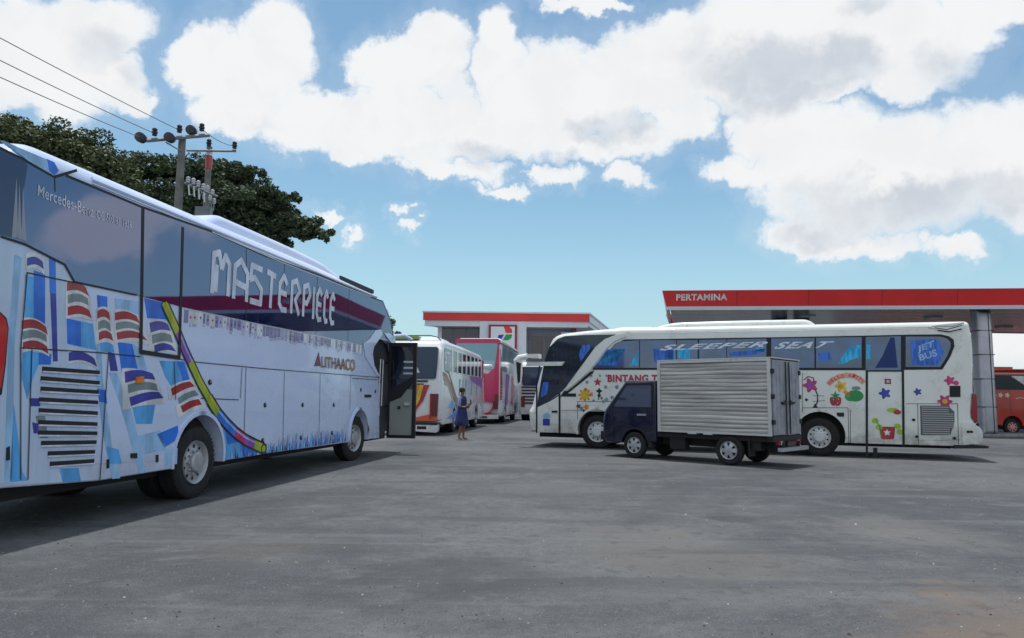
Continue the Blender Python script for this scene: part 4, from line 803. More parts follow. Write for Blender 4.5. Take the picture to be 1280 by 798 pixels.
mb.prism([(1.0, .6), (2.2, .75), (3.4, 1.05), (4.2, .6)], 0, .006, C_BLUE); mb.prism([(1.3, 1.0), (2.4, .95), (3.0, 1.2), (2.0, 1.3)], 0, .0065, C_SKY)
mb.build('livery_pattern', b2)
# tall pink coach beyond it
PINKP = mat('magenta coach paint', (.50, .02, .10), .25, coat=.5)
b3, T = back_bus((-.62, 40.0), BA, 10.0, 4.72, 'tall magenta and white coach standing farthest along the row in front of the station office', W_BUS, 'pink')
mb = MB(); mb.prism(rnd_poly([(1.16, 4.5, .35), (1.16, 4.12), (.3, 3.4), (-.5, 3.0, .2), (-.95, 2.9, .3), (-1.16, 4.5, .35)]), -.2, .25, mat('pale rear window', (.12, .26, .33), .03, ior=2.2), 'yz'); mb.build('rear_window', b3)
mb = MB(); fr = rnd_poly([(1.22, 4.62, .4), (-1.22, 4.62, .4), (-1.22, 4.38), (1.22, 4.38)]); mb.prism(fr, -.22, .5, PINKP, 'yz'); mb.build('roof_band', b3)
mb = MB(); mb.prism([(-.98, 4.4), (-1.2, 4.4), (-1.22, 1.2), (-.6, 1.2), (.9, 1.3), (1.2, 1.5), (1.2, 2.6), (.2, 2.9), (-.6, 2.7), (-.9, 3.0)], -.19, .1, PINKP, 'yz'); mb.build('rear_panel', b3)
mb = MB()
for z in (2.5, 2.25, 1.95, 1.72, 1.5): mb.box(-.205, 0, -.45, 1.0, z, z + .10, C_BLACK)
for z in (1.22, 1.05, .92): mb.box(-.205, 0, -.1, 1.0, z, z + .06, C_BROWN)
build_pieces(mb, 'rear_louvre', b3)
mb = MB(); strokes_pts = [(-.85, 1.3), (-.95, 1.0), (-.75, .6), (-.3, .42), (.8, .36)]
for i in range(4):
    a, b = strokes_pts[i], strokes_pts[i + 1]; mb.prism([(a[0], a[1] - .08), (b[0], b[1] - .08), (b[0], b[1] + .08), (a[0], a[1] + .08)], -.21, 0, PINKP, 'yz')
mb.build('rear_swoosh', b3)
mb = MB(); mb.prism([(-.95, .8), (-1.18, .8), (-1.2, 1.6), (-1.0, 1.6)], -.215, 0, MATS['tail lamp dark red'], 'yz'); mb.build('tail_lamp', b3)
mb = MB(); mb.box(-.22, .1, -1.2, 1.2, .28, .5, W_BUS); mb.box(-.228, 0, -.6, -.2, .33, .42, DARK); mb.build('rear_bumper', b3)
mb = MB(T); mb.prism(rnd_poly([(.6, 2.9, .1), (9.4, 2.9, .1), (9.2, 4.35, .1), (.9, 4.35, .1)]), 0, .01, mat('pale side window', (.30, .42, .48), .05, ior=1.9)); mb.build('side_window', b3)
mb = MB(T); mb.prism([(.1, 4.1), (.7, 3.3), (1.0, 2.2), (.9, 1.3), (.1, 1.3)], 0, .014, PINKP); mb.prism([(2.6, 2.8), (4.4, 2.8), (3.4, 1.0), (2.2, 1.0)], 0, .0145, C_PURP); mb.prism([(5.6, 2.8), (7.4, 2.8), (6.4, 1.0), (5.2, 1.0)], 0, .0145, PINKP)
mb.prism([(.1, 4.42), (9.4, 4.46), (9.4, 4.40), (.1, 4.36)], 0, .02, C_BLACK); mb.build('livery_pattern', b3)

b4, T = back_bus((3.0, 46.6), BA, 5.4, 3.75, 'white bus with dark stripes squeezed in beyond the mirror of the right hand coach', W_BUS, 'plain')
mb = MB(); mb.prism(rnd_poly([(1.12, 3.4, .15), (-1.12, 3.4, .15), (-1.05, 2.2, .12), (1.05, 2.2, .12)]), -.065, .06, GLASS_REAR, 'yz'); mb.build('rear_window', b4)
mb = MB()
for z in (2.05, 1.85, 1.66, 1.45, 1.25, 1.05): mb.box(-.07, .03, -.9, 1.1, z, z + .10, C_BLACK)
build_pieces(mb, 'rear_stripe', b4)
mb = MB(); mb.box(-.10, .15, -1.15, 1.15, .4, .8, W_BUS); mb.build('rear_bumper', b4)
for q in (-1, 1):
    mb = MB(); mb.box(-.09, .02, q * 1.0 - .12, q * 1.0 + .12, .85, 1.5, MATS['tail lamp dark red']); mb.build('tail_lamp', b4)
mb = MB(T); mb.prism([(.4, 2.3), (5.0, 2.3), (5.0, 3.3), (.4, 3.3)], 0, .01, GLASS_D); mb.build('side_window', b4)

# ===== small box truck =====
TO = (3.0196, 18.2060); TA = 2.39246
TW = 1.56
n_ = Vector((-math.sin(TA), math.cos(TA))); c_ = Vector(TO) - n_ * TW / 2
tr = empty('box_truck', (c_.x, c_.y, 0), TA, 'small navy pickup truck with a dented ribbed aluminium cargo box', 'truck')
T = lambda a, b, c: (a, TW / 2 + b, c)
NAVY = mat('navy truck paint', (.008, .009, .032), .22, coat=.6, dirt=.08)
ALU = mat('weathered aluminium', (.60, .59, .57), .45, metal=.12, vary=.42, vscale=2.2, stretch=(.3, 1, 7), dirt=.6, bump=.006, bscale=5)
ALUF = mat('aluminium edge trim', (.62, .62, .60), .45, metal=.4, dirt=.3)
cab = rnd_poly([(-.62, .42), (-.40, .42)] + arch(0, .33, .37, .36, fwd=True) + [(.85, .34, .05), (.97, .45, .08), (.97, .95, .1), (.92, 1.14, .05), (.25, 1.90, .05), (-.62, 1.90, .04)], 4)
mb = MB(); pillow(mb, cab, lambda x, z: .07 if z > 1.7 else (.09 if x > .7 else .02), TW - .06, NAVY); mb.build('cab', tr)
T2 = lambda a, b, c: (a, TW / 2 - .03 + b, c)
mb = MB(T2); mb.prism(rnd_poly([(.60, 1.25, .03), (-.50, 1.25, .03), (-.50, 1.78, .05), (.22, 1.78, .08)]), 0, .006, mat('cab glass', (.035, .042, .075), .04, ior=2.1)); mb.build('cab_window', tr)
mb = MB(T2); seam(mb, [(.64, 1.22), (.20, 1.815), (-.53, 1.815), (-.53, 1.22), (.64, 1.22)], .022, .0075, DARK); build_pieces(mb, 'window_seal', tr)
mb = MB(T2); seam(mb, [(.66, .60), (.66, 1.22), (.20, 1.83), (-.56, 1.83), (-.56, .66), (-.38, .62)], .012, .004, mat('truck seam', (.045, .05, .09), .5)); seam(mb, [(.95, .74), (-.56, .74)], .02, .005, DARK); build_pieces(mb, 'door_gap', tr)
mb = MB(T2); mb.prism(rnd_poly([(-.10, 1.04, .02), (-.36, 1.04, .02), (-.36, 1.085, .02), (-.10, 1.085, .02)]), 0, .035, SILVER); build_pieces(mb, 'door_handle', tr)
mb = MB(); mb.prism([(.90, 1.18), (.93, 1.18), (.33, 1.84), (.29, 1.84)], -.62, .62, GLASS_D); mb.build('windscreen', tr)
mb = MB(); mb.box(.93, 1.03, -.72, .72, .40, .62, DARK); mb.build('front_bumper', tr)
for q in (-1, 1):
    mb = MB(); mb.box(.9, 1.0, q * .5 - .14, q * .5 + .14, .72, .9, mat('headlamp glass', (.6, .62, .65), .1)); mb.build('headlight', tr)
mb = MB(); mb.box(-3.45, .7, -.42, .42, .36, .55, UNDER); mb.box(-3.50, -.6, -.70, .70, .55, .66, UNDER); mb.box(-1.35, -.95, .45, .66, .28, .56, UNDER); mb.box(-3.2, -2.9, -.66, .66, .35, .62, UNDER)
for x in (-1.5, -1.9): mb.box(x - .22, x, .60, .80, .655, .685, ALUF)
mb.tube([(-2.49, -.62, .32), (-2.49, .62, .32)], .05, UNDER); mb.tube([(0, -.62, .32), (0, .62, .32)], .045, UNDER); mb.build('chassis', tr)
mb = MB(T)
mb.prism([(-.40, .30), (-.52, .30), (-.42, .62), (-.34, .62)], -.2, -.04, UNDER); mb.box(-2.98, -2.94, -.32, -.05, .22, .66, DARK); build_pieces(mb, 'mudflap', tr)
wheel(tr, 0, TW / 2 - .02, .318, .17, 1, 0, rim=RIM, rr=.62, style='car', nholes=6); wheel(tr, 0, -TW / 2 + .02, .318, .17, -1, 0, rim=RIM, rr=.62, style='car', nholes=6)
wheel(tr, -2.49, TW / 2 - .02, .33, .17, 1, 0, rim=RIM, rr=.62, style='car', nholes=6); wheel(tr, -2.49, -TW / 2 + .02, .33, .17, -1, 0, rim=RIM, rr=.62, style='car', nholes=6)
# cargo box: corrugated walls, frame, roof lip, doors
bx0, bx1, bz0, bz1 = -3.50, -.70, .68, 2.36
rng = random.Random(3)
prof = []; z = bz0 + .05; NR = 17; hgt = (bz1 - .07 - z) / NR
for i in range(NR): prof += [(z, .0), (z + hgt * .30, .014), (z + hgt * .72, .014), (z + hgt * .96, -.006)]; z += hgt
prof.append((z, 0))
mb = MB()
NX = 30
for q in (-1, 1):
    vs = []; fs = []
    dent = [(rng.uniform(bx0, bx1), rng.uniform(bz0, bz1), rng.uniform(.12, .3), rng.uniform(.008, .022)) for _ in range(9)]
    for i in range(NX + 1):
        x = bx0 + .06 + (bx1 - bx0 - .12) * i / NX
        for (zz, d) in prof:
            dd = d - sum(h_ * math.exp(-((x - a) ** 2 / (r_ * 1.8) ** 2 + (zz - b) ** 2 / r_ ** 2)) for a, b, r_, h_ in dent)
            vs.append((x, q * (TW / 2 - .02 + dd), zz + .006 * math.sin(x * 3 + zz * 7)))
    K = len(prof)
    for i in range(NX): fs += [(i * K + j, i * K + j + 1, (i + 1) * K + j + 1, (i + 1) * K + j) for j in range(K - 1)]
    mb.add(vs, fs, ALU)
mb.box(bx0 + .02, bx1 - .01, -TW / 2 + .06, TW / 2 - .06, bz0 + .01, bz1 - .02, ALU)
cb = mb.build('cargo_box', tr, angle=50)
mb = MB()
for x in (bx0, bx1 - .07):
    for q in (-1, 1): mb.box(x, x + .07, q * TW / 2 - .03, q * TW / 2 + .012, bz0, bz1, ALUF)
for q in (-1, 1):
    mb.box(bx0 + .07, bx1 - .07, q * TW / 2 - .03, q * TW / 2 + .010, bz0, bz0 + .05, ALUF); mb.box(bx0 + .07, bx1 - .07, q * TW / 2 - .03, q * TW / 2 + .010, bz1 - .06, bz1, ALUF)
mb.box(bx0 - .03, bx1, -TW / 2 - .015, TW / 2 + .016, bz1 + .001, bz1 + .025, ALUF); mb.box(bx1, bx1 + .03, -TW / 2 + .03, TW / 2 - .03, bz0, bz1, ALUF); mb.build('box_frame', cb)
GD = mat('dull grey door sheet', (.34, .37, .43), .5, metal=.3, vary=.25, vscale=3, dirt=.4)
for q in (-1, 1):
    mb = MB(); mb.box(bx0 - .03, bx0 + .02, min(q * .012, q * (TW / 2 - .06)), max(q * .012, q * (TW / 2 - .06)), bz0 + .03, bz1 - .04, GD)
    for y in (.15, .33, .52): mb.box(bx0 - .036, bx0 - .028, q * y - .03, q * y + .03, bz0 + .12, bz1 - .12, GD)
    d_ = mb.build('rear_door', cb)
    mb = MB(); mb.tube([(bx0 - .055, q * .10, bz0 + .02), (bx0 - .055, q * .10, bz1 - .05)], .014, DARK); mb.box(bx0 - .08, bx0 - .04, min(q * .10, q * .34), max(q * .10, q * .34), 1.38, 1.42, DARK); mb.prism([(q * .08, 1.36), (q * .30, 1.36), (q * .12, 1.46)], bx0 - .07, bx0 - .045, DARK, 'yz'); mb.build('lock_bar', d_)
    mb = MB()
    for zz in (bz0 + .25, bz0 + .8, bz0 + 1.35): mb.box(bx0 - .05, bx0 + .0, q * (TW / 2 - .06) - .05, q * (TW / 2 - .06) + .05, zz, zz + .10, DARK)
    mb.build('hinge', d_)
mb = MB(); mb.box(bx0 - .03, bx0 + .1, -TW / 2 + .02, TW / 2 - .02, bz0 - .12, bz0 - .005, DARK); mb.build('rear_sill', tr)
mb = MB(); mb.box(-3.70, -3.60, -.72, .72, .36, .44, SILVER); mb.box(-3.62, -3.4, -.45, -.40, .38, .56, DARK); mb.box(-3.62, -3.4, .40, .45, .38, .56, DARK); mb.build('rear_bumper', tr)
for q in (-1, 1):
    mb = MB(); mb.box(-3.58, -3.50, q * .45 - .14, q * .45 + .14, .49, .57, MATS['tail lamp maroon']); mb.box(-3.582, -3.51, q * .45 - .04, q * .45 + .04, .49, .57, C_WHITE); mb.build('tail_lamp', tr)
mb = MB(); mb.box(-3.612, -3.602, -.22, .22, .455, .56, C_BLACK); mb.build('number_plate', tr)

# ===== red minibus under the canopy =====
rm = empty('minibus', (23.85, 34.6, 0), math.radians(-2), 'red minibus with a white slanting sticker on its dark window, beyond the steel column', 'minibus')
T = lambda a, b, c: (a, -1.0 + -b, c)
REDP = mat('orange red minibus paint', (.50, .035, .015), .25, coat=.6, vary=.25, vscale=1)
ol = [(-1.9, .45)] + arch(-.95, .42, .44, .40) + [(.3, .38)] + arch(1.75 + .0, .42, .44, .38) + rnd_poly([(3.1, .40, .1), (3.25, 1.0, .2), (2.95, 1.5, .2), (2.2, 2.85, .4), (0, 2.98, .3), (-1.8, 2.95, .3), (-1.98, 1.5, .3), (-1.95, .48, .1)], 5)
ol = [(x, z) for x, z in ol]
mb = MB(); pillow(mb, ol, lambda x, z: .2 if z > 2.6 else (.15 if x > 2.8 or x < -1.8 else .02), 2.0, REDP); mb.build('body', rm)
mb = MB(); mb.box(-1.8, 3.0, -.8, .8, .25, .9, UNDER); mb.build('underbody', rm)
for q in (-1, 1):
    wheel(rm, -.95, q * .97, .36, .22, q, rim=mat('dusty pink rim', (.60, .30, .28), .5), rr=.60, style='car', nholes=8); wheel(rm, 1.75, q * .97, .36, .22, q, rim=MATS['dusty pink rim'], rr=.60, style='car', nholes=8)
mb = MB(T); mb.prism(rnd_poly([(-1.85, 2.05, .08), (.45, 2.05), (.95, 1.55), (1.9, 1.5), (2.6, 1.55, .1), (2.1, 2.70, .15), (-1.85, 2.72, .08)]), 0, .012, mat('minibus glass', (.008, .009, .016), .08)); mb.build('side_window', rm)
mb = MB(T); mb.prism([(-.92, 2.68), (-.35, 2.68), (.42, 1.98), (.30, 1.92), (.05, 2.0)], 0, .016, C_WHITE); mb.build('window_sticker', rm)
mb = MB(T)
for x in (-1.72, -1.42, -1.12): mb.prism(flower(x, 1.80, .12, 5), 0, .005, mat('cream lettering', (.7, .62, .5), .4))
strokes(mb, [[(-.75, 1.66), (-.5, 1.69), (-.2, 1.64)]], .03, .006, MATS['cream lettering']); mb.build('door_lettering', rm)
mb = MB(T); strokes(mb, [[(-1.95, 2.80), (2.2, 2.80)]], .05, .004, mat('pale roof trim', (.6, .45, .45), .4)); mb.build('roof_trim', rm)
mb = MB(T); seam(mb, [(-1.0, 2.05), (-1.0, 1.0)], .012, .004); seam(mb, [(.5, 2.0), (.5, .5), (1.2, .5)], .012, .0043); build_pieces(mb, 'panel_gap', rm)

# ------------------------------------------------------------------ ground
def ground_material():
    m = bpy.data.materials.new('worn asphalt'); m.use_nodes = True; t = NT(m.node_tree); p = m.node_tree.nodes['Principled BSDF']
    co = t.new('ShaderNodeTexCoord').outputs['Object']
    big, _ = t.noise(co, .16, 6, .62, .6); mid_, _ = t.noise(co, .9, 6, .65, .4); fine, _ = t.noise(co, 9, 6, .75); grit, _ = t.noise(co, 70, 3, .8)
    c = t.mix(t.smooth(big, .40, .60), (.056, .060, .068), (.120, .123, .128))
    c = t.mix(t.math('MULTIPLY', t.smooth(mid_, .50, .68), .55), c, (.158, .158, .158))
    dk, _ = t.noise(co, .42, 5, .6, 1.2)
    c = t.mix(t.math('MULTIPLY', t.smooth(dk, .56, .70), .6), c, (.046, .049, .058))
    c = t.mix(t.math('MULTIPLY', t.smooth(fine, .42, .62), .38), c, (.045, .046, .050))
    c = t.mix(t.math('MULTIPLY', t.smooth(grit, .50, .66), .55), c, (.215, .215, .21))
    vo = t.new('ShaderNodeTexVoronoi'); t.put(vo.inputs['Vector'], co); vo.inputs['Scale'].default_value = 16
    c = t.mix(t.math('MULTIPLY', t.smooth(vo.outputs['Distance'], .10, .16, 1, 0), t.smooth(mid_, .40, .5)), c, (.035, .035, .038))
    vo2 = t.new('ShaderNodeTexVoronoi'); t.put(vo2.inputs['Vector'], co); vo2.inputs['Scale'].default_value = 31
    c = t.mix(t.math('MULTIPLY', t.smooth(vo2.outputs['Distance'], .12, .2, 1, 0), .35), c, (.26, .255, .245))
    # drifted brown sand near the right hand side of the yard, oil by the parked coaches
    def spot(x, y, r, col, k, c):
        d = t.vmath('DISTANCE', t.vmath('MULTIPLY', co, (1, 1, 0)), (x, y, 0)); d = t.math('ADD', d, t.math('MULTIPLY', t.math('SUBTRACT', mid_, .5), r * 2.2))
        return t.mix(t.math('MULTIPLY', t.smooth(d, r * .4, r, 1, 0), k), c, col)
    c = spot(3.6, 4.6, 1.6, (.165, .125, .100), .8, c); c = spot(1.6, 6.8, 1.6, (.140, .132, .120), .5, c); c = spot(-2.4, 7.2, 1.1, (.085, .078, .070), .5, c); c = spot(4.4, 8.4, 1.3, (.150, .142, .132), .5, c); c = spot(2.7, 9.2, .45, (.05, .05, .055), .7, c); c = spot(-2.2, 11, 1.3, (.06, .06, .066), .6, c); c = spot(1.0, 8.0, .9, (.125, .12, .115), .6, c); c = spot(6.5, 12, 1.0, (.06, .06, .065), .5, c)
    c = spot(-.6, 6.1, 1.0, (.058, .058, .062), .55, c); c = spot(0.7, 12.0, 1.2, (.13, .13, .13), .5, c); c = spot(.9, 4.0, .7, (.06, .06, .065), .4, c)
    # long sweeping tyre tracks and fine cracks
    mp = t.new('ShaderNodeMapping'); t.put(mp.inputs[0], co); mp.inputs['Rotation'].default_value = (0, 0, .5); mp.inputs['Scale'].default_value = (.12, 1.6, 1)
    tk, _ = t.noise(mp.outputs[0], 1.0, 4, .6, .5)
    c = t.mix(t.math('MULTIPLY', t.smooth(tk, .54, .66), .45), c, (.056, .058, .066))
    mp2 = t.new('ShaderNodeMapping'); t.put(mp2.inputs[0], co); mp2.inputs['Rotation'].default_value = (0, 0, -.25); mp2.inputs['Scale'].default_value = (.10, 1.3, 1)
    tk2, _ = t.noise(mp2.outputs[0], 1.3, 4, .6, .5)
    c = t.mix(t.math('MULTIPLY', t.smooth(tk2, .55, .68), .40), c, (.150, .158, .165))
    wv = t.vmath('ADD', co, t.vmath('SCALE', t.noise(co, 1.2, 4, .6)[1])); wv.node.inputs[1].links[0].from_node.inputs['Scale'].default_value = .7
    ck = t.new('ShaderNodeTexVoronoi', feature='DISTANCE_TO_EDGE'); t.put(ck.inputs['Vector'], wv); ck.inputs['Scale'].default_value = .55
    c = t.mix(t.math('MULTIPLY', t.smooth(ck.outputs['Distance'], .0, .012, 1, 0), t.smooth(big, .56, .62, 0, .45)), c, (.022, .022, .025))
    pb, _ = t.noise(co, 3.2, 5, .7); c = t.mix(t.math('MULTIPLY', t.smooth(pb, .54, .64), .40), c, (.052, .054, .058)); c = t.mix(t.math('MULTIPLY', t.smooth(pb, .30, .44, 1, 0), .35), c, (.165, .170, .172))
    t.put(p.inputs['Base Color'], c); p.inputs['Roughness'].default_value = .82; p.inputs['Specular IOR Level'].default_value = .35
    b = t.new('ShaderNodeBump'); b.inputs['Distance'].default_value = .012; b.inputs['Strength'].default_value = 1
    t.put(b.inputs['Height'], t.math('ADD', t.math('MULTIPLY', grit, .45), t.math('MULTIPLY', fine, 1.0)))
    b2_ = t.new('ShaderNodeBump'); b2_.inputs['Distance'].default_value = .09; b2_.inputs['Strength'].default_value = .8; t.put(b2_.inputs['Height'], mid_); t.put(b2_.inputs['Normal'], b.outputs[0])
    t.put(p.inputs['Normal'], b2_.outputs[0]); return m
mb = MB(); S_ = 2500
mb.add([(-S_, -S_, 0), (S_, -S_, 0), (S_, S_, 0), (-S_, S_, 0)], [(0, 1, 2, 3)], ground_material()); mb.build('ground', kind='structure')
# loose stones
rng = random.Random(11); STN = [mat('loose stone', (.17, .165, .16), .9), mat('dark loose stone', (.05, .05, .05), .9), mat('pale loose stone', (.36, .35, .33), .9)]
mb = MB()
for i in range(2600):
    y = 3.0 + 14 * rng.random() ** 1.6; x = rng.uniform(-.75, .85) * y
    r = rng.uniform(.004, .013) * (1.7 if rng.random() < .06 else 1); a = rng.random() * 6.28; ca, sa = math.cos(a) * r, math.sin(a) * r; h = r * rng.uniform(.5, .9)
    mb.add([(x + ca, y + sa, .0), (x - sa, y + ca, .0), (x - ca * .8, y - sa * .8, .0), (x + sa, y - ca, .0), (x + ca * .5, y + sa * .5, h), (x - sa * .4, y + ca * .4, h * .8)], [(0, 1, 5, 4), (1, 2, 5), (2, 3, 4, 5), (3, 0, 4)], STN[0] if rng.random() < .75 else (STN[1] if rng.random() < .75 else STN[2]))
mb.build('gravel', kind='stuff', label='loose gravel and grit scattered over the worn asphalt')
# kerbed island below the canopy and low verge at the far side
CONC = mat('kerb concrete', (.30, .30, .32), .8, vary=.25, vscale=4, dirt=.3)
mb = MB(); pillow(mb, [(14, .0), (44, .0), (44, .13), (14, .13)], lambda x, z: .02, 1.6, CONC); mb.build('pump_island', loc=(0, 32.4, .0), kind='structure')
mb = MB(); mb.box(-60, 90, 60.0, 60.4, 0, .15, CONC); mb.build('kerb', kind='structure')

# ------------------------------------------------------------------ filling station canopy
cn = empty('station_canopy', (30, 34, 0), 0, 'long red and white filling station canopy on square metal columns behind the right hand coach', 'canopy')
wp = lambda p: (p[0] - 30, p[1] - 34, p[2])
A = (6.93, 32.6); B = (52.0, 27.0)      # front edge, left and far right
Dl = (9.0, 41.5); Dr = (56.0, 42.5)
zb_, zt_ = 5.42, 6.28
def fascia(P, Q, z0, z1, lean, m, name, th=.12, out=None):
    d = (Vector(Q) - Vector(P)).normalized(); nrm = Vector((d.y, -d.x)); mbb = MB()
    q = []
    for (X, k0, k1, e_) in ((P, z0, z1, -lean), (Q, z0, z1, lean)): q += [(X[0], X[1], k0), (X[0] + nrm.x * lean + d.x * e_, X[1] + nrm.y * lean + d.y * e_, k1)]
    inn = [(v_[0] - nrm.x * th, v_[1] - nrm.y * th, v_[2]) for v_ in q]
    mbb.add([wp(v_) for v_ in q + inn], [(0, 1, 3, 2), (4, 6, 7, 5), (0, 4, 5, 1), (2, 3, 7, 6), (1, 5, 7, 3), (0, 2, 6, 4)], m); return mbb.build(name, cn)
f1 = fascia(A, B, zb_ + .16, zt_, .18, RED_P, 'red_fascia'); fascia(A, B, zb_, zb_ + .155, .03, WHITE_P, 'white_band')
fascia(Dl, A, zb_ + .16, zt_, .18, RED_P, 'red_fascia'); fascia(Dl, A, zb_, zb_ + .155, .03, WHITE_P, 'white_band'); fascia(Dr, Dl, zb_ + .16, zt_, .18, RED_P, 'red_fascia'); fascia(Dr, Dl, zb_, zb_ + .155, .03, WHITE_P, 'white_band'); fascia(B, Dr, zb_, zt_, .1, RED_P, 'red_fascia')
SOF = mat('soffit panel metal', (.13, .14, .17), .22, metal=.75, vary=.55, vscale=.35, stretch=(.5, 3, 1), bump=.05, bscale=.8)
mb = MB(); ins = [wp((A[0] + .2, A[1] + .15, 0)), wp((B[0] - .2, B[1] + .15, 0)), wp((Dr[0] - .2, Dr[1] - .2, 0)), wp((Dl[0] + .2, Dl[1] - .2, 0))]
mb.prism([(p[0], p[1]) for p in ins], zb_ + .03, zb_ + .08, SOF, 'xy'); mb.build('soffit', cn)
mb = MB(); mb.prism([(p[0], p[1]) for p in ins], zt_ - .15, zt_ - .08, WHITE_P, 'xy'); mb.build('roof_deck', cn)
LAMPP = mat('canopy lamp lens', (.5, .5, .5), .3)
for x in (14, 20, 26, 32, 38):
    for y in (34.5, 38.5):
        mb = MB(); mb.box(x - 30 - .3, x - 30 + .3, y - 34 - .3, y - 34 + .3, zb_ - .03, zb_ + .027, LAMPP); mb.build('canopy_lamp', cn)
mb = MB(); d = (Vector(B) - Vector(A)).normalized(); nrm = Vector((d.y, -d.x))
for k in range(1, 15):
    s_ = k * 3.05
    for dd in (0.0,):
        q_ = [(s_, zb_ + .17, .0), (s_ + .02, zb_ + .17, .0), (s_ + .02, zt_ - .01, .18), (s_, zt_ - .01, .18)]
        mb.add([wp((A[0] + d.x * a_ + nrm.x * (o_ + .003), A[1] + d.y * a_ + nrm.y * (o_ + .003), z_)) for a_, z_, o_ in q_], [(0, 1, 2, 3)], mat('fascia joint', (.20, .01, .015), .5))
mb.build('panel_joint', f1)
# name on the fascia (leans with it)
mb = MB(); d = (Vector(B) - Vector(A)).normalized(); nrm = Vector((d.y, -d.x))
vs, fs, _ = text2d('PERTAMINA', 0, .035, 1.08)
px0 = [(7.347, 32.400, 5.755)][0][0] - A[0]; px1 = [(9.552, 31.600, 5.676)][0][0] - A[0]; P = []
for (a, b) in vs:
    s_ = (px0 + (px1 - px0) * a) / d.x; z_ = zb_ + .42 + .28 * b; o_ = .18 * (z_ - zb_ - .16) / (zt_ - zb_ - .16) + .012
    P.append(wp((A[0] + d.x * s_ + nrm.x * o_, A[1] + d.y * s_ + nrm.y * o_, z_)))
mb.add(P, fs, C_WHITE); mb.build('sign_lettering', f1)
# columns
COL = mat('brushed column cladding', (.45, .46, .52), .35, metal=.45, vary=.15, vscale=1.5, bump=.01, bscale=2)
def column(x, y, w=.66):
    x -= 30; y -= 34
    mb = MB(); pillow(mb, [(x - w / 2, .13), (x + w / 2, .13), (x + w / 2, zb_ + .02), (x - w / 2, zb_ + .02)], lambda a, b: .16, w, COL); o = mb.build('column', cn); o.location.y = y
    mb = MB()
    for z in (1.25, 2.45, 3.5, 4.55): pillow(mb, [(x - w / 2 - .004, z), (x + w / 2 + .004, z), (x + w / 2 + .004, z + .035), (x - w / 2 - .004, z + .035)], lambda a, b: .012, w + .008, DARK)
    mb.box(x + .10, x + .14, -w / 2 - .006, -w / 2 + .02, .14, zb_, SEAM)
    mb.build('column_joint', o)
for x, y in ((20.55, 31.9), (13.3, 36.2), (14.4, 36.2), (32, 31), (42, 30), (32, 38), (42, 38)): column(x, y)
# dispensers under the canopy, beyond the red minibus and behind the coach
for i, (x, y) in enumerate(((33.2, 32.4), (40.0, 32.4))):
    e = empty('fuel_pump', (x, y, .13), 0, ('red and white fuel pump on the island just right of the minibus', 'red and white fuel pump at the far right end of the island')[i], 'fuel pump', 'fuel pumps on the island')
    mb = MB(); mb.box(-.45, .45, -.25, .25, 0, 1.5, WHITE_P); mb.build('cabinet', e); mb = MB(); mb.box(-.46, .46, -.26, .26, 1.5, 1.85, RED_P); mb.build('head', e)
    mb = MB(); mb.box(-.25, .25, -.262, -.24, 1.0, 1.3, GLASS_D); mb.build('display', e); mb = MB(); mb.tube([(.46, 0, 1.4), (.62, -.05, .8), (.60, -.05, .35), (.50, 0, .9)], .02, DARK); mb.build('hose', e)

# ------------------------------------------------------------------ station office with the emblem sign
of = empty('station_office', (-1.0, 54, 0), 0, 'low grey and white station office with a red edged flat roof and an emblem panel', 'building')
ox, oy = -1.0, 54.0
q = [(-6.476, 53.000, 7.519), (5.651, 53.000, 7.656), (9.000, 70.000, 8.117), (-2.343, 53.400, 6.845), (1.059, 53.400, 6.883), (-5.525, 54.200, 6.531), (-6.458, 53.000, 6.758)]
x0, x1, zt = q[0][0] - ox, q[1][0] - ox, (q[0][2] + q[1][2]) / 2
mb = MB(); mb.box(x0, x1, -1.0, -.88, zt - .60, zt - .05, RED_P); mb.build('red_fascia', of)
mb = MB(); RF = lambda e, ya, yb: [(x0 - e + .25 * (ya + 1), ya), (x1 + e + .25 * (ya + 1), ya), (x1 + e + .25 * (yb + 1), yb), (x0 - e + .25 * (yb + 1), yb)]
mb.prism(RF(.05, -1.05, 12.05), zt - .05, zt + .06, WHITE_P, 'xy'); mb.prism(RF(-.02, -.87, 12), zt - .60, zt - .052, WHITE_P, 'xy'); mb.prism(RF(-.1, -.9, 11.9), zt - .90, zt - .602, WHITE_P, 'xy'); mb.build('roof', of)
mb = MB(); mb.prism([(x0 + .1, -.9), (x1 - .1, -.9), (x1 - .9, .15), (x0 + 1.0, .15)], zt - 1.02, zt - .90, WHITE_P, 'xy'); mb.build('soffit', of)
mb = MB(); mb.box(x0 + 1.05, x1 - .9, .12, 11.5, 0, zt - .9, mat('grey office wall', (.20, .21, .26), .5, vary=.15, vscale=1)); mb.build('wall', of)
xa, xb = q[3][0] - ox, q[4][0] - ox
mb = MB(); mb.box(xa, xb, -.95, .5, 0, zt - .62, WHITE_P); pl = mb.build('pillar', of)
mb = MB(); mb.box(xa + .05, xb - .05, -1.03, -.952, zt - .56, zt - .07, RED_P); mb.build('pillar_cap', pl)
for (a_, b_) in ((x0 + 1.15, xa - .1), (xb + .25, x1 - 1.1)):
    mb = MB(); mb.box(a_, b_, .07, .14, 1.0, zt - 1.15 - (.45 if a_ > 0 else 0), GLASS_D); w_ = mb.build('window', of)
    mb = MB()
    for k in range(4): mb.box(a_ + (b_ - a_) * k / 3 - .04, a_ + (b_ - a_) * k / 3 + .04, .045, .10, 1.0, zt - 1.15 - (.45 if a_ > 0 else 0), mat('window mullion grey', (.15, .15, .19), .5))
    mb.build('window_frame', w_)
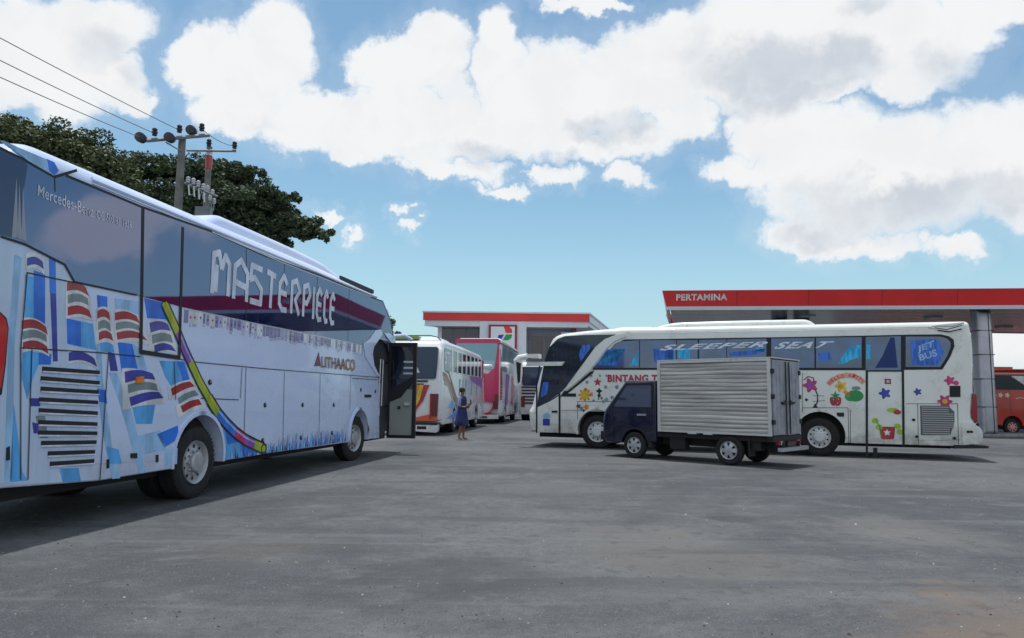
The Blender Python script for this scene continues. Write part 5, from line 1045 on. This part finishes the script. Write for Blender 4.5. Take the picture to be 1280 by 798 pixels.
mb = MB(); mb.box(x0 + 1.0, x0 + 1.3, -.1, .2, 0, zt - .9, WHITE_P); mb.box(x1 - 2.0, x1 - 1.0, -.1, .3, zt - 1.7, zt - 1.3, WHITE_P); mb.box(x1 - 1.2, x1 - .9, -.25, .15, 0, zt - .95, mat('maroon post', (.25, .05, .07), .5)); mb.build('post', of)
sg = [(-1.680, 52.900, 6.685), (0.382, 52.900, 6.708), (0.406, 52.900, 4.384), (-1.646, 52.900, 4.361)]
sx0, sx1, sz1, sz0 = sg[0][0] - ox, sg[1][0] - ox, sg[0][2], sg[2][2]
mb = MB(); mb.box(sx0, sx1, -1.12, -.96, sz0, sz1, mat('maroon sign frame', (.26, .03, .06), .4)); s1 = mb.build('sign_frame', of)
mb = MB(); mb.box(sx0 + .16, sx1 - .17, -1.135, -1.10, sz0 + .16, sz1 - .14, mat('white sign face', (.72, .74, .78), .3)); s2 = mb.build('sign_panel', s1)
E_ = lambda px: [(p[0] - ox, p[2]) for p in px]
mb = MB()
mb.prism(E_([(-0.603, 52.860, 6.547), (-0.226, 52.860, 6.580), (0.008, 52.860, 6.350), (0.011, 52.860, 6.088), (-0.452, 52.860, 6.083), (-0.514, 52.860, 6.344)]), -1.15, -1.13, RED_P)
mb.prism(E_([(-1.084, 52.860, 5.581), (-0.943, 52.860, 5.932), (-0.567, 52.860, 5.977), (-0.765, 52.860, 5.614)]), -1.15, -1.13, mat('emblem blue', (.01, .05, .40), .4))
mb.prism(E_([(-0.422, 52.860, 5.978), (0.042, 52.860, 5.983), (-0.042, 52.860, 5.709), (-0.243, 52.860, 5.562), (-0.649, 52.860, 5.557)]), -1.15, -1.13, mat('emblem green', (.01, .33, .09), .4))
mb.build('emblem', s2)
# red fascia structure beyond the minibus
kb = empty('shop_building', (34, 56, 0), 0, 'low shop with red, orange and yellow fascia seen through the canopy beyond the minibus', 'building')
q = [(35.491, 55.000, 4.232), (37.772, 55.000, 4.197), (39.681, 55.000, 3.979), (35.429, 55.000, 3.153)]
mb = MB(); mb.box(-6, q[1][0] - 34, -.8, 8, 3.55, 4.15, mat('orange red fascia', (.55, .07, .04), .4)); mb.build('fascia', kb)
mb = MB(); mb.box(q[1][0] - 34 + .01, 14, -.7, 8, 3.35, 4.0, RED_P); mb.build('fascia', kb)
mb = MB(); mb.box(-6, q[1][0] - 34, -.82, 0, 3.25, 3.54, C_YEL); mb.box(q[1][0] - 34 + .02, 14, -.74, 0, 3.15, 3.34, WHITE_P); mb.build('fascia_stripe', kb)
mb = MB(); mb.box(-5.8, 13.5, 0.05, 7.8, 0, 3.2, mat('teal grey shop wall', (.16, .18, .20), .6, vary=.3, vscale=.8)); mb.build('wall', kb)

# ------------------------------------------------------------------ utility poles and wires
POLE = mat('pole concrete', (.20, .20, .19), .85, vary=.3, vscale=3); STEEL = mat('galvanised steel', (.24, .26, .29), .55, metal=.4, vary=.2); INS = mat('brown porcelain', (.045, .035, .04), .3); INW = mat('pale porcelain', (.55, .56, .58), .3)
def insulator(mb, x, y, z, m=INS, s=1.0, axis='z'):
    s *= .88
    pr = [(0, .03), (.02, .09), (.07, .10), (.09, .06), (.12, .11), (.18, .12), (.21, .06), (.24, .10), (.30, .10), (.34, .04)]
    mb.lathe((x, y, z), [(a * s, r * s) for a, r in pr], m, 12, axis)
P1 = [(-12.630, 27.000, 11.154)][0]; P2 = [(-12.431, 29.000, 11.481)][0]
e1 = empty('utility_pole', (P1[0], P1[1], 0), 0, 'thicker concrete utility pole with two levels of insulators on a tilted crossarm', 'utility pole', 'utility poles behind the left coach')
rel = lambda p, P: (p[0] - P[0], p[1] - P[1], p[2])
mb = MB(); mb.tube([(0, 0, 0), (0, 0, P1[2] - .05)], .20, POLE, 14, r2=.13); mb.build('shaft', e1)
ca = [rel(p, P1) for p in [(-13.578, 26.200, 10.729), (-11.686, 27.200, 11.333)]]
mb = MB(); mb.tube([ca[0], ca[1]], .075, STEEL, 6); mb.tube([rel(p, P1) for p in [(-13.012, 26.500, 10.782), (-12.550, 26.900, 10.555)]], .025, STEEL, 6); mb.build('crossarm', e1)
for px in [(-13.341, 26.300, 10.891), (-12.618, 26.700, 11.170), (-11.932, 27.050, 11.370)]:
    p = rel(px, P1); mb = MB(); insulator(mb, p[0], p[1], p[2] + .05, s=1.05); mb.build('insulator', e1)
for px in [(-13.708, 26.100, 10.783), (-12.843, 26.500, 10.939), (-12.279, 27.000, 11.411)]:
    p = rel(px, P1); mb = MB(); mb.lathe((p[0], p[1] - .1, p[2]), [(-.12, .03), (-.10, .17), (.0, .19), (.06, .12), (.10, .17), (.2, .17), (.24, .05)], INS, 14, 'y'); mb.build('strain_insulator', e1)
mb = MB(); a_, b_ = [rel(p, P1) for p in [(-12.418, 26.900, 9.345), (-11.414, 27.600, 9.027)]]; mb.tube([a_, b_], .05, STEEL, 6); mb.build('switch_arm', e1)
for px in [(-12.268, 26.900, 9.346), (-12.113, 27.000, 9.316), (-11.970, 27.100, 9.254), (-11.810, 27.200, 9.160)]:
    p = rel(px, P1); mb = MB(); insulator(mb, p[0], p[1], p[2], INW, .85); mb.tube([(p[0] + .05, p[1] - .05, p[2] - .1), (p[0] + .12, p[1] - .1, p[2] - .5)], .03, INW, 6); mb.build('fuse_cutout', e1)
e2 = empty('utility_pole', (P2[0], P2[1], 0), 0, 'slimmer utility pole with a red band near its top and a short crossarm', 'utility pole', 'utility poles behind the left coach')
mb = MB(); mb.tube([(0, 0, 0), (0, 0, P2[2])], .19, POLE, 14, r2=.11); mb.build('shaft', e2)
mb = MB(); z0 = [(-12.379, 29.000, 10.541)][0][2]; z1 = [(-12.411, 29.000, 11.111)][0][2]; mb.tube([(0, 0, z0), (0, 0, z1)], .135, C_RED, 14); mb.tube([(0, 0, z1), (0, 0, z1 + .18)], .132, C_WHITE, 14); mb.build('warning_band', e2)
a_, b_ = [rel(p, P2) for p in [(-13.094, 28.400, 11.131), (-11.462, 29.300, 11.427)]]
mb = MB(); mb.tube([a_, b_], .055, STEEL, 6); mb.build('crossarm', e2)
for px in [(-12.421, 28.900, 11.446), (-11.492, 29.200, 11.460)]:
    p = rel(px, P2); mb = MB(); insulator(mb, p[0], p[1], p[2] + .02, s=1.05); mb.build('insulator', e2)
rng = random.Random(4)
for k, px in enumerate([(-12.350, 28.600, 9.492), (-12.162, 28.600, 9.560), (-12.002, 28.700, 9.426), (-12.271, 28.600, 9.231), (-12.044, 28.600, 9.168), (-11.919, 28.700, 9.065)]):
    p = rel(px, P2); mb = MB(); insulator(mb, p[0], p[1] - .2, p[2] - .1, INW, .8); mb.tube([(p[0], p[1] - .2, p[2]), (p[0] + rng.uniform(-.2, .2), p[1] - .25, p[2] - rng.uniform(.3, .6))], .025, STEEL, 6); mb.build('fuse_cutout', e2)
mb = MB(); mb.box(-.25, .35, -.45, -.18, P2[2] - 3.2, P2[2] - 2.6, STEEL); mb.build('transformer_bracket', e2)
WIRE = mat('aluminium conductor', (.16, .14, .13), .5)
def wire(px0, p1, label, sag=.35, ext=None):
    a = Vector(px0); b = Vector(p1); a = a + (a - b) * .8; pts_ = []
    for i in range(25):
        t = i / 24; p = a.lerp(b, t); pts_.append((p.x, p.y, p.z - sag * 4 * t * (1 - t)))
    mb = MB(); mb.tube(pts_, .014, WIRE, 5); mb.build('power_line', label=label, cat='power line', group='power lines running to the utility poles')
wd = [(-13.651, 18.500, 10.867), (-12.627, 26.700, 11.325), (-13.451, 18.300, 10.152), (-13.350, 26.300, 11.044), (-13.339, 18.200, 9.649), (-13.679, 26.100, 10.783), (-11.941, 27.050, 11.528), (-11.499, 29.200, 11.596)]
wire(wd[0], wd[1], 'highest of the three long wires across the sky at the upper left', .1); wire(wd[2], wd[3], 'middle one of the three long wires at the upper left', .1); wire(wd[4], wd[5], 'lowest of the three long wires at the upper left', .1)
mb = MB(); a, b = Vector(wd[6]), Vector(wd[7]); mb.tube([tuple(a.lerp(b, t / 8) - Vector((0, 0, .5 * t / 8 * (1 - t / 8)))) for t in range(9)], .014, WIRE, 5); mb.build('power_line', label='short slack wire linking the top insulators of the two poles', cat='power line', group='power lines running to the utility poles')

# ------------------------------------------------------------------ trees
def leaf_mat(name, col, col2):
    m = bpy.data.materials.new(name); m.use_nodes = True; t = NT(m.node_tree); p = m.node_tree.nodes['Principled BSDF']
    co = t.new('ShaderNodeTexCoord').outputs['Object']; f, _ = t.noise(co, 1.1, 3, .6); f2, _ = t.noise(co, 9, 2, .6)
    t.put(p.inputs['Base Color'], t.mix(t.smooth(f2, .35, .65), t.mix(t.smooth(f, .35, .65), col, col2), tuple(x * 1.25 for x in col)))
    p.inputs['Roughness'].default_value = .6; p.inputs['Specular IOR Level'].default_value = .25; return m
LEAF = leaf_mat('rain tree foliage', (.070, .098, .058), (.100, .130, .062)); LEAF2 = leaf_mat('olive foliage', (.090, .112, .055), (.125, .140, .062)); BARK = mat('tree bark', (.075, .062, .05), .9, vary=.4, vscale=4)
def tree(base, clumps, lab, lm, seed, nper=2300, leaf=.115, trunk_r=.35):
    """clumps: (x, y, z, rx, rz) in world metres; foliage is small leaf faces filling flattened clumps"""
    rs = np.random.RandomState(seed); root = empty('tree', (base[0], base[1], 0), 0, lab, 'tree')
    V = []; 
    for (x, y, z, rx, rz) in clumps:
        sub = max(5, int(rx * rx * 6)); sc = rs.normal(size=(sub, 3)); sc /= np.linalg.norm(sc, axis=1)[:, None]
        sc *= rs.uniform(.45, 1.0, (sub, 1)); sc[:, 2] = np.where(sc[:, 2] < -.25, sc[:, 2] * .4, sc[:, 2])
        cen = np.array([x, y, z]) + sc * np.array([rx, rx, rz]); n = int(nper * rx * rx / 2.2)
        idx = rs.randint(0, sub, n); g_ = rs.normal(size=(n, 3)); g_ /= np.linalg.norm(g_, axis=1)[:, None]; g_ *= rs.uniform(0.2, 1, (n, 1)) ** .5
        P = cen[idx] + g_ * np.array([rx * .34, rx * .34, rz * .30 + .12])
        V.append(P)
    P = np.concatenate(V) - np.array([base[0], base[1], 0]); n = len(P)
    a = rs.normal(size=(n, 3)); a[:, 2] *= .5; a /= np.linalg.norm(a, axis=1)[:, None]; b = np.cross(a, rs.normal(size=(n, 3))); b /= np.linalg.norm(b, axis=1)[:, None]
    s = leaf * rs.uniform(.5, 1.3, (n, 1)); quad = np.stack([P - a * s, P + b * s * .55, P + a * s, P - b * s * .55], 1).reshape(-1, 3)
    me = bpy.data.meshes.new('crown'); me.vertices.add(n * 4); me.vertices.foreach_set('co', quad.ravel()); me.loops.add(n * 4); me.loops.foreach_set('vertex_index', np.arange(n * 4)); me.polygons.add(n)
    me.polygons.foreach_set('loop_start', np.arange(n) * 4); me.polygons.foreach_set('loop_total', np.full(n, 4)); me.materials.append(lm); me.update(); me.validate()
    o = bpy.data.objects.new('crown', me); C.objects.link(o); o.parent = root
    zc = min(c[2] for c in clumps); fork = max(1.5, zc * .55)
    mb = MB(); mb.tube([(0, 0, -.1), (.1, .05, fork * .5), (0, 0, fork)], trunk_r, BARK, 10, r2=trunk_r * .75); mb.build('trunk', root)
    mb = MB()
    for (x, y, z, rx, rz) in clumps:
        e = Vector((x - base[0], y - base[1], z)); st_ = Vector((0, 0, fork)); m_ = st_.lerp(e, .5) + Vector((rs.uniform(-.3, .3), rs.uniform(-.3, .3), (e - st_).length * .10))
        if rx < .95: continue
        mb.tube([tuple(st_), tuple(m_), tuple(e)], trunk_r * .36, BARK, 7, r2=.03)
        for k in range(5 if rx > 1.5 else 0):
            q_ = e + Vector((rs.uniform(-1, 1) * rx * .85, rs.uniform(-1, 1) * rx * .85, rs.uniform(-.2, .7) * rz)); mb.tube([tuple(m_.lerp(e, .6)), tuple(q_)], .05, BARK, 5, r2=.015)
    mb.build('limb', root)
def cl(lst):  return lst
def mk(P, scale=1.0):
    out = []
    for (x, y, z, r1, r2) in P: out.append((x, y, z, r1, r2))
    return out
def clp(D3, rad):  # points in space paired with clump radii
    return [(p[0], p[1], p[2], r[0], r[1]) for p, r in zip(D3, rad)]
tree((-27, 38), clp([(-29.249, 37.000, 13.836), (-27.949, 38.000, 14.725), (-26.009, 38.000, 14.570), (-24.277, 38.000, 14.325), (-22.755, 38.000, 13.990), (-25.796, 37.000, 12.379), (-24.996, 39.000, 12.860), (-29.027, 38.000, 12.427), (-22.002, 38.000, 12.420), (-21.988, 39.000, 13.614)], [(2.6, 1.6), (2.4, 1.4), (2.2, 1.2), (2.2, 1.2), (2.0, 1.3), (2.6, 1.5), (2.4, 1.4), (2.6, 1.6), (2.2, 1.3), (1.6, .9)]),
     'biggest spreading tree with dark olive foliage at the far left behind the coach', LEAF2, 1, trunk_r=.5)
tree((-19.5, 42), clp([(-21.713, 40.000, 13.474), (-20.809, 41.000, 14.170), (-19.897, 42.000, 14.399), (-18.467, 42.000, 14.125), (-21.091, 40.000, 12.196), (-19.786, 41.000, 12.485), (-18.377, 42.000, 12.536), (-16.761, 42.000, 13.035), (-18.997, 42.000, 11.094), (-20.168, 41.000, 11.265), (-17.428, 43.000, 14.742)], [(1.6, .9), (1.7, .8), (1.7, .9), (1.8, 1.0), (2.0, 1.1), (2.1, 1.1), (2.1, 1.2), (1.9, 1.1), (2.0, 1.0), (2.0, 1.2), (1.5, .8)]),
     'tree with flat layered crown behind the two utility poles', LEAF, 2, trunk_r=.42)
tree((-19.0, 45), clp([(-16.870, 44.000, 14.555), (-15.544, 43.000, 14.714), (-17.023, 44.000, 12.737), (-15.560, 44.000, 12.955), (-14.340, 44.000, 13.170), (-13.470, 44.500, 13.570), (-14.527, 44.000, 11.864), (-13.057, 44.000, 11.881), (-12.010, 44.000, 11.443), (-15.985, 44.000, 11.597), (-17.503, 44.000, 11.580), (-13.668, 44.000, 11.275), (-14.756, 43.000, 13.338), (-11.423, 43.500, 10.940), (-14.233, 45.000, 12.722), (-12.827, 45.000, 11.511), (-15.628, 45.000, 12.501), (-16.432, 44.000, 13.700), (-15.459, 44.000, 10.856), (-14.543, 44.500, 10.874), (-16.681, 44.000, 10.842)], [(1.7, .9), (.95, .55), (1.8, 1.1), (1.7, .9), (1.2, .6), (.75, .4), (1.6, .9), (1.3, .6), (.9, .45), (1.8, .9), (1.7, .9), (1.0, .5), (1.2, .7), (.5, .3), (1.2, .6), (.9, .4), (1.6, .9), (1.3, .8), (1.7, .9), (.9, .5), (1.7, 1.0)]),
     'dark spreading tree whose lowest boughs reach out farthest to the right over the coach roof', LEAF, 3, trunk_r=.3)
tree((-11, 66), clp([(-12.287, 64.000, 7.526), (-11.242, 64.000, 7.821), (-10.517, 64.000, 7.053), (-11.758, 64.000, 6.335), (-10.631, 64.000, 6.137)], [(1.5, 1.2), (1.3, 1.0), (.9, .8), (1.6, 1.1), (1.1, .8)]), 'small bushy tree peeping out just past the nose of the left coach', LEAF, 4, trunk_r=.2)

# ------------------------------------------------------------------ person
SKIN = mat('brown skin', (.20, .105, .065), .55); HAIR = mat('black hair', (.012, .010, .010), .5); CLOTH = mat('blue tunic cloth', (.022, .034, .14), .8, vary=.35, vscale=5, bump=.01, bscale=12); CLOTH2 = mat('pale blue sleeve cloth', (.18, .26, .50), .8)
def skin_mesh(name, verts, edges, radii, m, parent, sub=2, root=0):
    me = bpy.data.meshes.new(name); me.from_pydata(verts, edges, []); o = bpy.data.objects.new(name, me); C.objects.link(o)
    md = o.modifiers.new('skin', 'SKIN'); md.use_smooth_shade = True
    for i, r in enumerate(radii): d_ = me.skin_vertices[0].data[i]; d_.radius = r if isinstance(r, tuple) else (r, r); d_.use_root = (i == root)
    s_ = o.modifiers.new('sub', 'SUBSURF'); s_.levels = sub; s_.render_levels = sub
    dg = bpy.context.evaluated_depsgraph_get(); dg.update(); m2 = bpy.data.meshes.new_from_object(o.evaluated_get(dg)); o.modifiers.clear(); o.data = m2
    m2.materials.clear(); m2.materials.append(m); m2.polygons.foreach_set('use_smooth', [True] * len(m2.polygons)); o.parent = parent; return o
pg_ = [(-1.663, 25.121)][0]
pe = empty('person', (pg_[0], pg_[1], 0), math.radians(-25), 'person in a knee length blue tunic facing right and holding up a phone', 'person')
# local +x = facing direction
V = [(0, 0, .96), (0, 0, 1.15), (-.01, 0, 1.32), (-.02, 0, 1.45), (0, 0, 1.54), (.02, 0, 1.63), (.02, 0, 1.73)]
E2 = [(0, 1), (1, 2), (2, 3), (3, 4), (4, 5), (5, 6)]; R_ = [(.12, .15), (.10, .13), (.11, .15), (.08, .12), .05, .082, .06]
def limb(start, pts_, rad):
    k = start
    for p, r in zip(pts_, rad): V.append(p); R_.append(r); E2.append((k, len(V) - 1)); k = len(V) - 1
    return k
for q in (-1, 1):
    limb(0, [(0, q * .09, .88), (.02, q * .10, .50), (-.02 + .03 * q, q * .10, .10), (-.02 + .03 * q, q * .10, .055), (.12 + .03 * q, q * .12, .035)], [.085, .058, .036, .036, .028])
    limb(2, [(0, q * .17, 1.40), (-.01, q * .21, 1.13), (.17, q * .13, 1.10), (.26, q * .06, 1.18)], [.055, .042, .034, .026])
skin_mesh('body', V, E2, R_, SKIN, pe)
mb = MB(); mb.lathe((.005, 0, 1.655), [(-.06, .06), (-.02, .098), (.04, .105), (.09, .085), (.115, .03), (.12, .001)], HAIR, 20, 'z'); o = mb.build('hair', pe); o.location = (-.018, 0, 0)
mb = MB()
for q in (-1, 1):
    for (dx_, dz_) in ((.088, 1.675),): mb.lathe((dx_, q * .03, dz_), [(-.008, .004), (0, .011), (.008, .004)], C_BLACK, 8, 'z')
mb.build('eye', pe); mb = MB(); mb.prism([(.085, 1.665), (.118, 1.635), (.085, 1.630)], -.012, .012, SKIN); mb.build('nose', pe)
# tunic: lathed and flattened body with folds, sleeves
vs = []; fs = []; rings = [(1.47, .075, .15), (1.42, .12, .21), (1.30, .135, .20), (1.15, .13, .175), (1.0, .15, .19), (.85, .18, .22), (.68, .21, .25), (.50, .235, .28), (.49, .20, .25)]
NS = 28
for (z, a, b) in rings:
    for j in range(NS):
        t = 2 * math.pi * j / NS; fo = 1 + (.06 * math.sin(t * 7 + z * 2) * max(0, (1.1 - z)) * 1.4); vs.append((a * fo * math.cos(t) - .005, b * fo * math.sin(t), z + .01 * math.sin(t * 3)))
for i in range(len(rings) - 1): fs += [(i * NS + j, i * NS + (j + 1) % NS, (i + 1) * NS + (j + 1) % NS, (i + 1) * NS + j) for j in range(NS)]
fs.append(tuple(range(NS))); mb = MB(); mb.add(vs, fs, CLOTH); mb.build('tunic', pe, angle=80)
for q in (-1, 1):
    mb = MB(); mb.tube([(0, q * .14, 1.43), (.0, q * .19, 1.36), (-.005, q * .212, 1.14)], .068, CLOTH if q > 0 else CLOTH2, 12, r2=.06); mb.build('sleeve', pe, angle=80)
    # five fingered hands closing on the phone
    HV = [(.30, q * .06, 1.30), (.345, q * .05, 1.335)]; HE = [(0, 1)]; HR = [(.026, .016), (.032, .016)]
    for k, (dy, ln) in enumerate(((-.022, .058), (-.008, .066), (.007, .062), (.021, .048))):
        HV += [(.365, q * .05 + dy * .9, 1.352), (.385, q * (.05 - .022) + dy * .5, 1.352 + ln * .7)]; HR += [.009, .008]; n0 = len(HV); HE += [(1, n0 - 2), (n0 - 2, n0 - 1)]
    HV += [(.335, q * .02, 1.345), (.345, q * .005, 1.375)]; HR += [.011, .009]; n0 = len(HV); HE += [(1, n0 - 2), (n0 - 2, n0 - 1)]
    HV = [(p_[0] - .04, p_[1], p_[2] - .12) for p_ in HV]
    skin_mesh('hand', HV, HE, HR, SKIN, pe, 1)
    mb = MB(); mb.prism(rnd_poly([(-.08, 0, .02), (.17, 0, .04), (.17, .02, .01), (-.08, .02, .01)]), -.045, .045, mat('pale sandal', (.45, .38, .36), .6)); o = mb.build('sandal', pe); o.location = (.03 * q, q * .115, .0)
mb = MB(); mb.box(.315, .325, -.035, .035, 1.22, 1.36, C_BLACK); o = mb.build('phone')
o.matrix_world = pe.matrix_basis.copy() if False else Matrix.Translation(pe.location) @ Matrix.Rotation(math.radians(-25), 4, 'Z'); setp(o, 'small dark phone held up in the hands of the person in blue', 'phone')
